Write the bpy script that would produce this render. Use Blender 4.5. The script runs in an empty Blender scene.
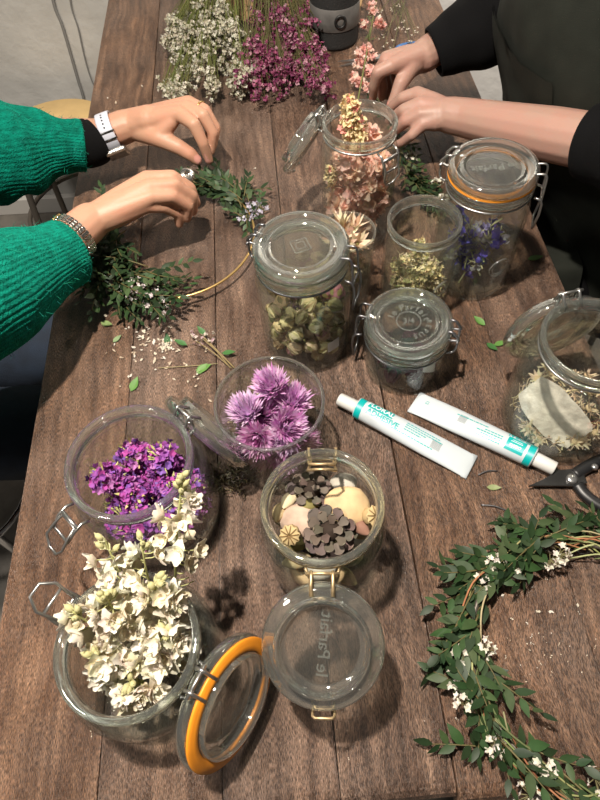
import bpy, bmesh, math, random
from math import sin, cos, pi, radians, sqrt
from mathutils import Vector, Matrix, noise

S = bpy.context.scene
COL = S.collection
T = 0.75            # height of the table top
CAMH = 0.65         # camera above the table top
R = random.Random(7)

# ------------------------------------------------------------------ camera
FPX = 600.0
ROLL = radians(5.87)
PITCH = math.atan(949 / 600)
FW = Vector((0, cos(PITCH), -sin(PITCH)))
UP0 = Vector((0, sin(PITCH), cos(PITCH)))
R0 = Vector((1, 0, 0))
CR = cos(ROLL) * R0 - sin(ROLL) * UP0
CU = sin(ROLL) * R0 + cos(ROLL) * UP0
CAM = Vector((0, 0, T + CAMH))


def ray(px, py):
    return FW * FPX + CR * (px - 300) + CU * (400 - py)


def at(px, py, h=0.0):
    """point at height h over the table top seen at photo position px, py"""
    d = ray(px, py)
    return CAM + d * ((T + h - CAM.z) / d.z)


def make_camera():
    cd = bpy.data.cameras.new('camera')
    cd.sensor_fit = 'VERTICAL'
    cd.sensor_height = 24
    cd.sensor_width = 18
    cd.lens = FPX * 24 / 800
    cd.clip_start = 0.01
    o = bpy.data.objects.new('camera', cd)
    COL.objects.link(o)
    m = Matrix((CR, CU, -FW)).transposed().to_4x4()
    m.translation = CAM
    o.matrix_world = m
    S.camera = o


# ------------------------------------------------------------------ materials
MAT = {}


def nt(name):
    m = bpy.data.materials.new(name)
    m.use_nodes = True
    n = m.node_tree
    n.nodes.clear()
    out = n.nodes.new('ShaderNodeOutputMaterial')
    MAT[name] = m
    return m, n, out


def N(n, typ, **kw):
    x = n.nodes.new(typ)
    for k, v in kw.items():
        if hasattr(x, k):
            setattr(x, k, v)
        else:
            x.inputs[k.replace('_', ' ')].default_value = v
    return x


def ramp(n, stops):
    r = n.nodes.new('ShaderNodeValToRGB')
    e = r.color_ramp.elements
    while len(e) < len(stops):
        e.new(0.5)
    for i, (p, c) in enumerate(stops):
        e[i].position = p
        e[i].color = (*c, 1) if len(c) == 3 else c
    return r


def simple(name, col, rough=0.5, metal=0.0, spec=0.5, nscale=0, namt=0.25, bump=0.0, bscale=200, sheen=0.0, sss=0.0, coat=0.0):
    m, n, out = nt(name)
    b = N(n, 'ShaderNodeBsdfPrincipled')
    b.inputs['Roughness'].default_value = rough
    b.inputs['Metallic'].default_value = metal
    b.inputs['Specular IOR Level'].default_value = spec
    b.inputs['Base Color'].default_value = (*col, 1)
    if coat:
        b.inputs['Coat Weight'].default_value = coat
    if sheen:
        b.inputs['Sheen Weight'].default_value = sheen
        b.inputs['Sheen Roughness'].default_value = 0.5
        b.inputs['Sheen Tint'].default_value = (*[min(1, c * 2 + .1) for c in col], 1)
    if sss:
        b.inputs['Subsurface Weight'].default_value = sss
        b.inputs['Subsurface Radius'].default_value = (0.01, 0.004, 0.002)
        b.inputs['Subsurface Scale'].default_value = 0.6
    tc = N(n, 'ShaderNodeTexCoord')
    if nscale:
        no = N(n, 'ShaderNodeTexNoise')
        no.inputs['Scale'].default_value = nscale
        no.inputs['Detail'].default_value = 4
        n.links.new(tc.outputs['Object'], no.inputs['Vector'])
        r = ramp(n, [(0.3, tuple(c * (1 - namt) for c in col)), (0.7, tuple(min(1, c * (1 + namt)) for c in col))])
        n.links.new(no.outputs['Fac'], r.inputs['Fac'])
        n.links.new(r.outputs['Color'], b.inputs['Base Color'])
    if bump:
        no2 = N(n, 'ShaderNodeTexNoise')
        no2.inputs['Scale'].default_value = bscale
        no2.inputs['Detail'].default_value = 3
        n.links.new(tc.outputs['Object'], no2.inputs['Vector'])
        bp = N(n, 'ShaderNodeBump')
        bp.inputs['Strength'].default_value = bump
        bp.inputs['Distance'].default_value = 0.002
        n.links.new(no2.outputs['Fac'], bp.inputs['Height'])
        n.links.new(bp.outputs['Normal'], b.inputs['Normal'])
    n.links.new(b.outputs['BSDF'], out.inputs['Surface'])
    return m


def plant(name, rough=0.6, trans=0.25, spec=0.3):
    """petal or leaf: its own tint is stored on the mesh"""
    m, n, out = nt(name)
    a = N(n, 'ShaderNodeAttribute')
    a.attribute_name = 'tint'
    tc = N(n, 'ShaderNodeTexCoord')
    no = N(n, 'ShaderNodeTexNoise')
    no.inputs['Scale'].default_value = 160
    n.links.new(tc.outputs['Object'], no.inputs['Vector'])
    hs = N(n, 'ShaderNodeHueSaturation')
    mr = N(n, 'ShaderNodeMapRange')
    mr.inputs['To Min'].default_value = 0.75
    mr.inputs['To Max'].default_value = 1.25
    n.links.new(no.outputs['Fac'], mr.inputs['Value'])
    n.links.new(mr.outputs['Result'], hs.inputs['Value'])
    n.links.new(a.outputs['Color'], hs.inputs['Color'])
    b = N(n, 'ShaderNodeBsdfPrincipled')
    b.inputs['Roughness'].default_value = rough
    b.inputs['Specular IOR Level'].default_value = spec
    n.links.new(hs.outputs['Color'], b.inputs['Base Color'])
    t = N(n, 'ShaderNodeBsdfTranslucent')
    n.links.new(hs.outputs['Color'], t.inputs['Color'])
    mx = N(n, 'ShaderNodeMixShader')
    mx.inputs[0].default_value = trans
    n.links.new(b.outputs['BSDF'], mx.inputs[1])
    n.links.new(t.outputs['BSDF'], mx.inputs[2])
    n.links.new(mx.outputs['Shader'], out.inputs['Surface'])
    return m


def glass(name, tint=(0.965, 0.985, 0.97), refr=0.0, rough=0.0, ior=1.45, haze=0.0):
    m, n, out = nt(name)
    tr = N(n, 'ShaderNodeBsdfTransparent')
    tr.inputs['Color'].default_value = (*tint, 1)
    gl = N(n, 'ShaderNodeBsdfGlossy')
    gl.inputs['Roughness'].default_value = 0.03 + rough
    lw = N(n, 'ShaderNodeLayerWeight')          # Schlick reflectance of clear glass, the same from both sides
    lw.inputs['Blend'].default_value = 0.5
    pw = N(n, 'ShaderNodeMath', operation='POWER')
    n.links.new(lw.outputs['Facing'], pw.inputs[0])
    pw.inputs[1].default_value = 5
    fr = N(n, 'ShaderNodeMapRange')
    fr.inputs['To Min'].default_value = 0.04
    fr.inputs['To Max'].default_value = 0.75
    n.links.new(pw.outputs['Value'], fr.inputs['Value'])
    base = tr.outputs['BSDF']
    if refr:
        g = N(n, 'ShaderNodeBsdfGlass')
        g.inputs['IOR'].default_value = ior
        g.inputs['Roughness'].default_value = rough
        g.inputs['Color'].default_value = (0.93, 0.97, 0.94, 1)
        mx = N(n, 'ShaderNodeMixShader')
        mx.inputs[0].default_value = refr
        n.links.new(base, mx.inputs[1])
        n.links.new(g.outputs['BSDF'], mx.inputs[2])
        base = mx.outputs['Shader']
    if haze:
        df = N(n, 'ShaderNodeBsdfDiffuse')
        df.inputs['Color'].default_value = (0.80, 0.83, 0.80, 1)
        mh = N(n, 'ShaderNodeMixShader')
        mh.inputs[0].default_value = haze
        n.links.new(base, mh.inputs[1])
        n.links.new(df.outputs['BSDF'], mh.inputs[2])
        base = mh.outputs['Shader']
    m2 = N(n, 'ShaderNodeMixShader')
    n.links.new(fr.outputs['Result'], m2.inputs[0])
    n.links.new(base, m2.inputs[1])
    n.links.new(gl.outputs['BSDF'], m2.inputs[2])
    n.links.new(m2.outputs['Shader'], out.inputs['Surface'])
    return m


def wood_material():
    m, n, out = nt('aged_wood')
    L = n.links.new
    tc = N(n, 'ShaderNodeTexCoord')
    at_ = N(n, 'ShaderNodeAttribute')
    at_.attribute_name = 'tint'          # one random offset per plank
    off = N(n, 'ShaderNodeVectorMath', operation='MULTIPLY_ADD')
    L(at_.outputs['Color'], off.inputs[0])
    off.inputs[1].default_value = (3, 7, 5)
    L(tc.outputs['Object'], off.inputs[2])
    # long wavy distortion so that the grain bends
    nd = N(n, 'ShaderNodeTexNoise')
    nd.inputs['Scale'].default_value = 5.0
    nd.inputs['Detail'].default_value = 2
    L(off.outputs['Vector'], nd.inputs['Vector'])
    dm = N(n, 'ShaderNodeVectorMath', operation='MULTIPLY_ADD')
    L(nd.outputs['Color'], dm.inputs[0])
    dm.inputs[1].default_value = (0.045, 0.0, 0.0)
    L(off.outputs['Vector'], dm.inputs[2])
    mp = N(n, 'ShaderNodeMapping')
    mp.inputs['Scale'].default_value = (70, 7, 20)
    L(dm.outputs['Vector'], mp.inputs['Vector'])
    g1 = N(n, 'ShaderNodeTexNoise')
    g1.inputs['Scale'].default_value = 1.0
    g1.inputs['Detail'].default_value = 6
    g1.inputs['Roughness'].default_value = 0.62
    L(mp.outputs['Vector'], g1.inputs['Vector'])
    mp2 = N(n, 'ShaderNodeMapping')
    mp2.inputs['Scale'].default_value = (360, 48, 90)
    L(dm.outputs['Vector'], mp2.inputs['Vector'])
    g2 = N(n, 'ShaderNodeTexNoise')
    g2.inputs['Detail'].default_value = 4
    L(mp2.outputs['Vector'], g2.inputs['Vector'])
    blot = N(n, 'ShaderNodeTexNoise')
    blot.inputs['Scale'].default_value = 7
    blot.inputs['Detail'].default_value = 5
    L(off.outputs['Vector'], blot.inputs['Vector'])
    r1 = ramp(n, [(0.26, (0.034, 0.019, 0.013)), (0.45, (0.110, 0.064, 0.043)), (0.60, (0.178, 0.110, 0.075)), (0.80, (0.31, 0.20, 0.135))])
    L(g1.outputs['Fac'], r1.inputs['Fac'])
    wv = N(n, 'ShaderNodeTexWave', wave_type='BANDS', bands_direction='X')
    wv.inputs['Scale'].default_value = 1.0
    wv.inputs['Distortion'].default_value = 11.0
    wv.inputs['Detail'].default_value = 3
    wv.inputs['Detail Scale'].default_value = 1.2
    mpw = N(n, 'ShaderNodeMapping')
    mpw.inputs['Scale'].default_value = (20, 1.8, 8)
    L(dm.outputs['Vector'], mpw.inputs['Vector'])
    L(mpw.outputs['Vector'], wv.inputs['Vector'])
    r2a = ramp(n, [(0.39, (0.30, 0.27, 0.25)), (0.50, (0.98, 0.98, 0.98)), (0.60, (1.75, 1.68, 1.58))])
    L(g2.outputs['Fac'], r2a.inputs['Fac'])
    r2b = ramp(n, [(0.0, (0.80, 0.78, 0.76)), (0.45, (1, 1, 1)), (1.0, (1.10, 1.08, 1.05))])
    L(wv.outputs['Fac'], r2b.inputs['Fac'])
    r2m = N(n, 'ShaderNodeMix', data_type='RGBA', blend_type='MULTIPLY')
    r2m.inputs['Factor'].default_value = 1.0
    L(r2a.outputs['Color'], r2m.inputs['A'])
    L(r2b.outputs['Color'], r2m.inputs['B'])
    mul = N(n, 'ShaderNodeMix', data_type='RGBA', blend_type='MULTIPLY')
    mul.inputs['Factor'].default_value = 0.9
    L(r1.outputs['Color'], mul.inputs['A'])
    L(r2m.outputs['Result'], mul.inputs['B'])
    # greyish worn patches
    r3 = ramp(n, [(0.42, (0, 0, 0)), (0.68, (1, 1, 1))])
    L(blot.outputs['Fac'], r3.inputs['Fac'])
    grey = N(n, 'ShaderNodeMix', data_type='RGBA', blend_type='MIX')
    fm = N(n, 'ShaderNodeMath', operation='MULTIPLY')
    L(r3.outputs['Color'], fm.inputs[0])
    fm.inputs[1].default_value = 0.5
    L(fm.outputs['Value'], grey.inputs['Factor'])
    L(mul.outputs['Result'], grey.inputs['A'])
    g3 = N(n, 'ShaderNodeMix', data_type='RGBA', blend_type='MULTIPLY')
    g3.inputs['Factor'].default_value = 1
    L(r2m.outputs['Result'], g3.inputs['A'])
    g3.inputs['B'].default_value = (0.172, 0.126, 0.104, 1)
    L(g3.outputs['Result'], grey.inputs['B'])
    # pale scratches and flecks
    fl = N(n, 'ShaderNodeTexNoise')
    mp3 = N(n, 'ShaderNodeMapping')
    mp3.inputs['Scale'].default_value = (300, 85, 100)
    L(dm.outputs['Vector'], mp3.inputs['Vector'])
    L(mp3.outputs['Vector'], fl.inputs['Vector'])
    fl.inputs['Detail'].default_value = 3
    r4 = ramp(n, [(0.60, (0, 0, 0)), (0.72, (1, 1, 1))])
    L(fl.outputs['Fac'], r4.inputs['Fac'])
    bl2 = N(n, 'ShaderNodeMath', operation='MULTIPLY')
    L(r4.outputs['Color'], bl2.inputs[0])
    bl2.inputs[1].default_value = 0.38
    fin = N(n, 'ShaderNodeMix', data_type='RGBA', blend_type='MIX')
    L(bl2.outputs['Value'], fin.inputs['Factor'])
    L(grey.outputs['Result'], fin.inputs['A'])
    fin.inputs['B'].default_value = (0.36, 0.24, 0.14, 1)
    # broad darker and paler areas of wear
    bw = N(n, 'ShaderNodeTexNoise')
    bw.inputs['Scale'].default_value = 11
    bw.inputs['Detail'].default_value = 7
    bw.inputs['Roughness'].default_value = 0.7
    mpb = N(n, 'ShaderNodeMapping')
    mpb.inputs['Scale'].default_value = (1.6, 0.7, 1)
    mpb.inputs['Location'].default_value = (4, 2, 1)
    L(off.outputs['Vector'], mpb.inputs['Vector'])
    L(mpb.outputs['Vector'], bw.inputs['Vector'])
    r5 = ramp(n, [(0.34, (0.58, 0.54, 0.52)), (0.5, (1, 1, 1)), (0.66, (1.32, 1.30, 1.28))])
    L(bw.outputs['Fac'], r5.inputs['Fac'])
    fin2 = N(n, 'ShaderNodeMix', data_type='RGBA', blend_type='MULTIPLY')
    fin2.inputs['Factor'].default_value = 1.0
    L(fin.outputs['Result'], fin2.inputs['A'])
    L(r5.outputs['Color'], fin2.inputs['B'])
    fin = fin2
    # hue shift per plank
    hs = N(n, 'ShaderNodeHueSaturation')
    L(fin.outputs['Result'], hs.inputs['Color'])
    sp = N(n, 'ShaderNodeSeparateColor')
    L(at_.outputs['Color'], sp.inputs['Color'])
    v = N(n, 'ShaderNodeMapRange')
    v.inputs['To Min'].default_value = 0.85
    v.inputs['To Max'].default_value = 1.25
    L(sp.outputs['Blue'], v.inputs['Value'])
    L(v.outputs['Result'], hs.inputs['Value'])
    s_ = N(n, 'ShaderNodeMapRange')
    s_.inputs['To Min'].default_value = 0.84
    s_.inputs['To Max'].default_value = 1.15
    L(sp.outputs['Red'], s_.inputs['Value'])
    L(s_.outputs['Result'], hs.inputs['Saturation'])
    b = N(n, 'ShaderNodeBsdfPrincipled')
    b.inputs['Specular IOR Level'].default_value = 0.75
    L(hs.outputs['Color'], b.inputs['Base Color'])
    rr = N(n, 'ShaderNodeMapRange')
    rr.inputs['To Min'].default_value = 0.24
    rr.inputs['To Max'].default_value = 0.50
    L(g1.outputs['Fac'], rr.inputs['Value'])
    L(rr.outputs['Result'], b.inputs['Roughness'])
    ad = N(n, 'ShaderNodeMath', operation='ADD')
    ad0 = N(n, 'ShaderNodeMath', operation='MULTIPLY_ADD')
    rough_n = N(n, 'ShaderNodeTexNoise')
    rough_n.inputs['Scale'].default_value = 190
    rough_n.inputs['Detail'].default_value = 3
    mpr = N(n, 'ShaderNodeMapping')
    mpr.inputs['Scale'].default_value = (1, 0.35, 1)
    L(off.outputs['Vector'], mpr.inputs['Vector'])
    L(mpr.outputs['Vector'], rough_n.inputs['Vector'])
    L(rough_n.outputs['Fac'], ad0.inputs[0])
    ad0.inputs[1].default_value = 0.8
    L(g1.outputs['Fac'], ad0.inputs[2])
    L(ad0.outputs['Value'], ad.inputs[0])
    L(g2.outputs['Fac'], ad.inputs[1])
    bp = N(n, 'ShaderNodeBump')
    bp.inputs['Strength'].default_value = 0.9
    bp.inputs['Distance'].default_value = 0.0034
    L(ad.outputs['Value'], bp.inputs['Height'])
    L(bp.outputs['Normal'], b.inputs['Normal'])
    L(b.outputs['BSDF'], out.inputs['Surface'])


def wall_material(name, c0, c1, scale=6):
    m, n, out = nt(name)
    L = n.links.new
    tc = N(n, 'ShaderNodeTexCoord')
    a = N(n, 'ShaderNodeTexNoise')
    a.inputs['Scale'].default_value = scale
    a.inputs['Detail'].default_value = 6
    L(tc.outputs['Object'], a.inputs['Vector'])
    r = ramp(n, [(0.35, c0), (0.65, c1)])
    L(a.outputs['Fac'], r.inputs['Fac'])
    k = N(n, 'ShaderNodeTexNoise')
    k.inputs['Scale'].default_value = 30
    k.inputs['Detail'].default_value = 6
    L(tc.outputs['Object'], k.inputs['Vector'])
    b = N(n, 'ShaderNodeBsdfPrincipled')
    b.inputs['Roughness'].default_value = 0.65
    L(r.outputs['Color'], b.inputs['Base Color'])
    bp = N(n, 'ShaderNodeBump')
    bp.inputs['Strength'].default_value = 0.5
    bp.inputs['Distance'].default_value = 0.006
    L(k.outputs['Fac'], bp.inputs['Height'])
    L(bp.outputs['Normal'], b.inputs['Normal'])
    L(b.outputs['BSDF'], out.inputs['Surface'])


def knit_material(name, col):
    m, n, out = nt(name)
    L = n.links.new
    tc = N(n, 'ShaderNodeTexCoord')
    a = N(n, 'ShaderNodeTexNoise')
    a.inputs['Scale'].default_value = 90
    a.inputs['Detail'].default_value = 5
    L(tc.outputs['Object'], a.inputs['Vector'])
    r = ramp(n, [(0.3, tuple(c * .6 for c in col)), (0.7, tuple(c * 1.35 for c in col))])
    L(a.outputs['Fac'], r.inputs['Fac'])
    b = N(n, 'ShaderNodeBsdfPrincipled')
    b.inputs['Roughness'].default_value = 0.9
    b.inputs['Specular IOR Level'].default_value = 0.1
    b.inputs['Sheen Weight'].default_value = 0.35
    b.inputs['Sheen Tint'].default_value = (*[min(1, c * 2.2 + .02) for c in col], 1)
    L(r.outputs['Color'], b.inputs['Base Color'])
    k = N(n, 'ShaderNodeTexNoise')
    k.inputs['Scale'].default_value = 420
    k.inputs['Detail'].default_value = 4
    L(tc.outputs['Object'], k.inputs['Vector'])
    bp = N(n, 'ShaderNodeBump')
    bp.inputs['Strength'].default_value = 0.8
    bp.inputs['Distance'].default_value = 0.004
    L(k.outputs['Fac'], bp.inputs['Height'])
    L(bp.outputs['Normal'], b.inputs['Normal'])
    L(b.outputs['BSDF'], out.inputs['Surface'])


def skin_material(name, col, red):
    m, n, out = nt(name)
    L = n.links.new
    tc = N(n, 'ShaderNodeTexCoord')
    a = N(n, 'ShaderNodeTexNoise')
    a.inputs['Scale'].default_value = 28
    a.inputs['Detail'].default_value = 5
    L(tc.outputs['Object'], a.inputs['Vector'])
    r = ramp(n, [(0.35, col), (0.72, red)])
    L(a.outputs['Fac'], r.inputs['Fac'])
    b = N(n, 'ShaderNodeBsdfPrincipled')
    b.inputs['Roughness'].default_value = 0.48
    b.inputs['Specular IOR Level'].default_value = 0.4
    b.inputs['Subsurface Weight'].default_value = 0.12
    b.inputs['Subsurface Radius'].default_value = (0.008, 0.003, 0.0015)
    b.inputs['Subsurface Scale'].default_value = 0.5
    L(r.outputs['Color'], b.inputs['Base Color'])
    k = N(n, 'ShaderNodeTexNoise')
    k.inputs['Scale'].default_value = 260
    k.inputs['Detail'].default_value = 4
    L(tc.outputs['Object'], k.inputs['Vector'])
    bp = N(n, 'ShaderNodeBump')
    bp.inputs['Strength'].default_value = 0.25
    bp.inputs['Distance'].default_value = 0.001
    L(k.outputs['Fac'], bp.inputs['Height'])
    L(bp.outputs['Normal'], b.inputs['Normal'])
    L(b.outputs['BSDF'], out.inputs['Surface'])


wood_material()
wall_material('painted_wall', (0.48, 0.475, 0.455), (0.60, 0.595, 0.575))
wall_material('panel_white', (0.84, 0.84, 0.83), (0.90, 0.90, 0.89))
wall_material('stone_floor', (0.11, 0.10, 0.088), (0.22, 0.20, 0.175), 9)
simple('baseboard_paint', (0.6, 0.58, 0.55), 0.5)
glass('jar_glass', refr=0.04, haze=0.014)
glass('thick_glass', refr=0.62, haze=0.035)
glass('lid_pane', tint=(0.95, 0.97, 0.955), refr=0.18, haze=0.016)
glass('emboss_glass', tint=(0.93, 0.95, 0.94), refr=0.5, rough=0.1, haze=0.10)
simple('zinc_wire', (0.42, 0.42, 0.41), 0.32, 0.9)
simple('dark_wire', (0.22, 0.22, 0.23), 0.35, 0.9)
simple('brassy_wire', (0.46, 0.34, 0.19), 0.42, 0.75, nscale=300, namt=0.35)
simple('orange_rubber', (0.86, 0.30, 0.02), 0.45, nscale=60, namt=0.08)
glass('clear_rubber', tint=(0.80, 0.83, 0.79), refr=0.35, rough=0.35)
plant('petal', 0.65, 0.3, 0.2)
plant('soft_petal', 0.6, 0.5, 0.2)
plant('leaf', 0.5, 0.12, 0.28)
plant('dry', 0.8, 0.08, 0.2)
simple('chrome', (0.75, 0.75, 0.76), 0.15, 1.0)
simple('silver', (0.72, 0.70, 0.66), 0.22, 1.0)
simple('gold', (0.78, 0.56, 0.24), 0.25, 1.0)
simple('gold_ring_wire', (0.72, 0.50, 0.20), 0.35, 0.85)
simple('dark_steel', (0.06, 0.06, 0.06), 0.35, 0.8, nscale=80)
simple('steel', (0.5, 0.5, 0.5), 0.3, 0.9)
simple('black_plastic', (0.012, 0.012, 0.013), 0.4)
simple('red_plastic', (0.62, 0.03, 0.03), 0.4)
simple('blue_plastic', (0.03, 0.12, 0.32), 0.4)
simple('tube_white', (0.50, 0.55, 0.58), 0.3, bump=0.25, bscale=60)
simple('cap_white', (0.58, 0.58, 0.56), 0.4)
simple('teal_ink', (0.0, 0.36, 0.36), 0.4)
simple('white_ink', (0.72, 0.76, 0.77), 0.4)
simple('grey_ink', (0.30, 0.33, 0.34), 0.5)
simple('black_ink', (0.01, 0.01, 0.01), 0.5)
simple('twine_black', (0.02, 0.02, 0.02), 0.7, bump=0.6, bscale=300)
simple('band_paper', (0.12, 0.115, 0.11), 0.6, nscale=50)
simple('kraft_paper', (0.36, 0.23, 0.11), 0.75, nscale=30, namt=0.15)
simple('white_paper', (0.75, 0.75, 0.72), 0.7)
knit_material('green_knit', (0.001, 0.155, 0.108))
simple('black_cotton', (0.0045, 0.0045, 0.005), 0.9, spec=0.1, bump=0.3, bscale=500, sheen=0.1)
simple('apron_cloth', (0.0155, 0.0175, 0.0135), 0.8, spec=0.2, nscale=25, namt=0.2, bump=0.4, bscale=900, sheen=0.1)
simple('denim', (0.008, 0.016, 0.032), 0.85, bump=0.5, bscale=700, nscale=40)
simple('watch_strap', (0.52, 0.54, 0.62), 0.5)
skin_material('skin_warm', (0.45, 0.255, 0.17), (0.48, 0.24, 0.16))
skin_material('skin_pink', (0.37, 0.235, 0.185), (0.40, 0.215, 0.17))
simple('nail_pink', (0.62, 0.30, 0.25), 0.25, spec=0.6)
simple('nail_dark', (0.10, 0.03, 0.03), 0.25, spec=0.6)
simple('hair_brown', (0.05, 0.028, 0.015), 0.5, nscale=120, bump=0.6, bscale=200)
simple('eye_white', (0.8, 0.8, 0.78), 0.3)
simple('shoe_black', (0.02, 0.02, 0.02), 0.5)
simple('pale_wood', (0.80, 0.56, 0.25), 0.45, nscale=14, namt=0.12)
simple('bent_metal', (0.16, 0.14, 0.12), 0.4, 0.6)
simple('cable_grey', (0.22, 0.22, 0.215), 0.6)
simple('stone_tan', (0.52, 0.37, 0.20), 0.75, nscale=45, namt=0.25, bump=0.3, bscale=120)
simple('stone_pink', (0.47, 0.34, 0.26), 0.75, nscale=55, namt=0.25, bump=0.3, bscale=120)
simple('stone_grey', (0.40, 0.37, 0.31), 0.75, nscale=55, namt=0.25)
m = simple('pod_membrane', (0.66, 0.61, 0.53), 0.4, nscale=70, namt=0.3, bump=0.9, bscale=130)
_n = m.node_tree
_o = [q for q in _n.nodes if q.type == 'OUTPUT_MATERIAL'][0]
_b = [q for q in _n.nodes if q.type == 'BSDF_PRINCIPLED'][0]
_t = N(_n, 'ShaderNodeBsdfTransparent')
_x = N(_n, 'ShaderNodeMixShader')
_x.inputs[0].default_value = 0.22
_n.links.new(_b.outputs['BSDF'], _x.inputs[1])
_n.links.new(_t.outputs['BSDF'], _x.inputs[2])
_n.links.new(_x.outputs['Shader'], _o.inputs['Surface'])


# ------------------------------------------------------------------ objects
def link(o, parent=None):
    COL.objects.link(o)
    if parent is not None:
        o.parent = parent
    return o


def tag(o, label=None, cat=None, group=None, kind=None):
    if label:
        o['label'] = label
    if cat:
        o['category'] = cat
    if group:
        o['group'] = group
    if kind:
        o['kind'] = kind
    return o


def thing(name, label, cat, loc=(0, 0, 0), rz=0.0, group=None):
    o = bpy.data.objects.new(name, None)
    o.empty_display_size = 0.02
    o.location = loc
    o.rotation_euler = (0, 0, rz)
    link(o)
    return tag(o, label, cat, group)


def copy_tree(o, parent=None):
    c = o.copy()
    link(c, parent)
    for ch in o.children:
        copy_tree(ch, c)
    return c


def frame(loc, x, zh=(0, 0, 1)):
    x = Vector(x).normalized()
    zh = Vector(zh)
    y = zh.cross(x)
    if y.length < 1e-4:
        y = Vector((0.31, 0.87, 0.1)).cross(x)
    y.normalize()
    z = x.cross(y)
    m = Matrix((x, y, z)).transposed().to_4x4()
    m.translation = Vector(loc)
    return m


def spline(pts, n):
    """Catmull-Rom through tuples of equal length"""
    P = [tuple(p) for p in pts]
    P = [tuple(2 * a - b for a, b in zip(P[0], P[1]))] + P + [tuple(2 * a - b for a, b in zip(P[-1], P[-2]))]
    out = []
    k = len(P) - 3
    for i in range(k):
        for j in range(n):
            t = j / n
            a, b, c, d = P[i:i + 4]
            out.append(tuple(0.5 * (2 * q + (r - p) * t + (2 * p - 5 * q + 4 * r - s) * t * t + (3 * q - p - 3 * r + s) * t ** 3) for p, q, r, s in zip(a, b, c, d)))
    out.append(P[-2])
    return out


def vary(col, amt=0.12, rng=R):
    k = 1 + rng.uniform(-amt, amt)
    return tuple(max(0, min(1, c * k * (1 + rng.uniform(-amt, amt) * .5))) for c in col)


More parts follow.
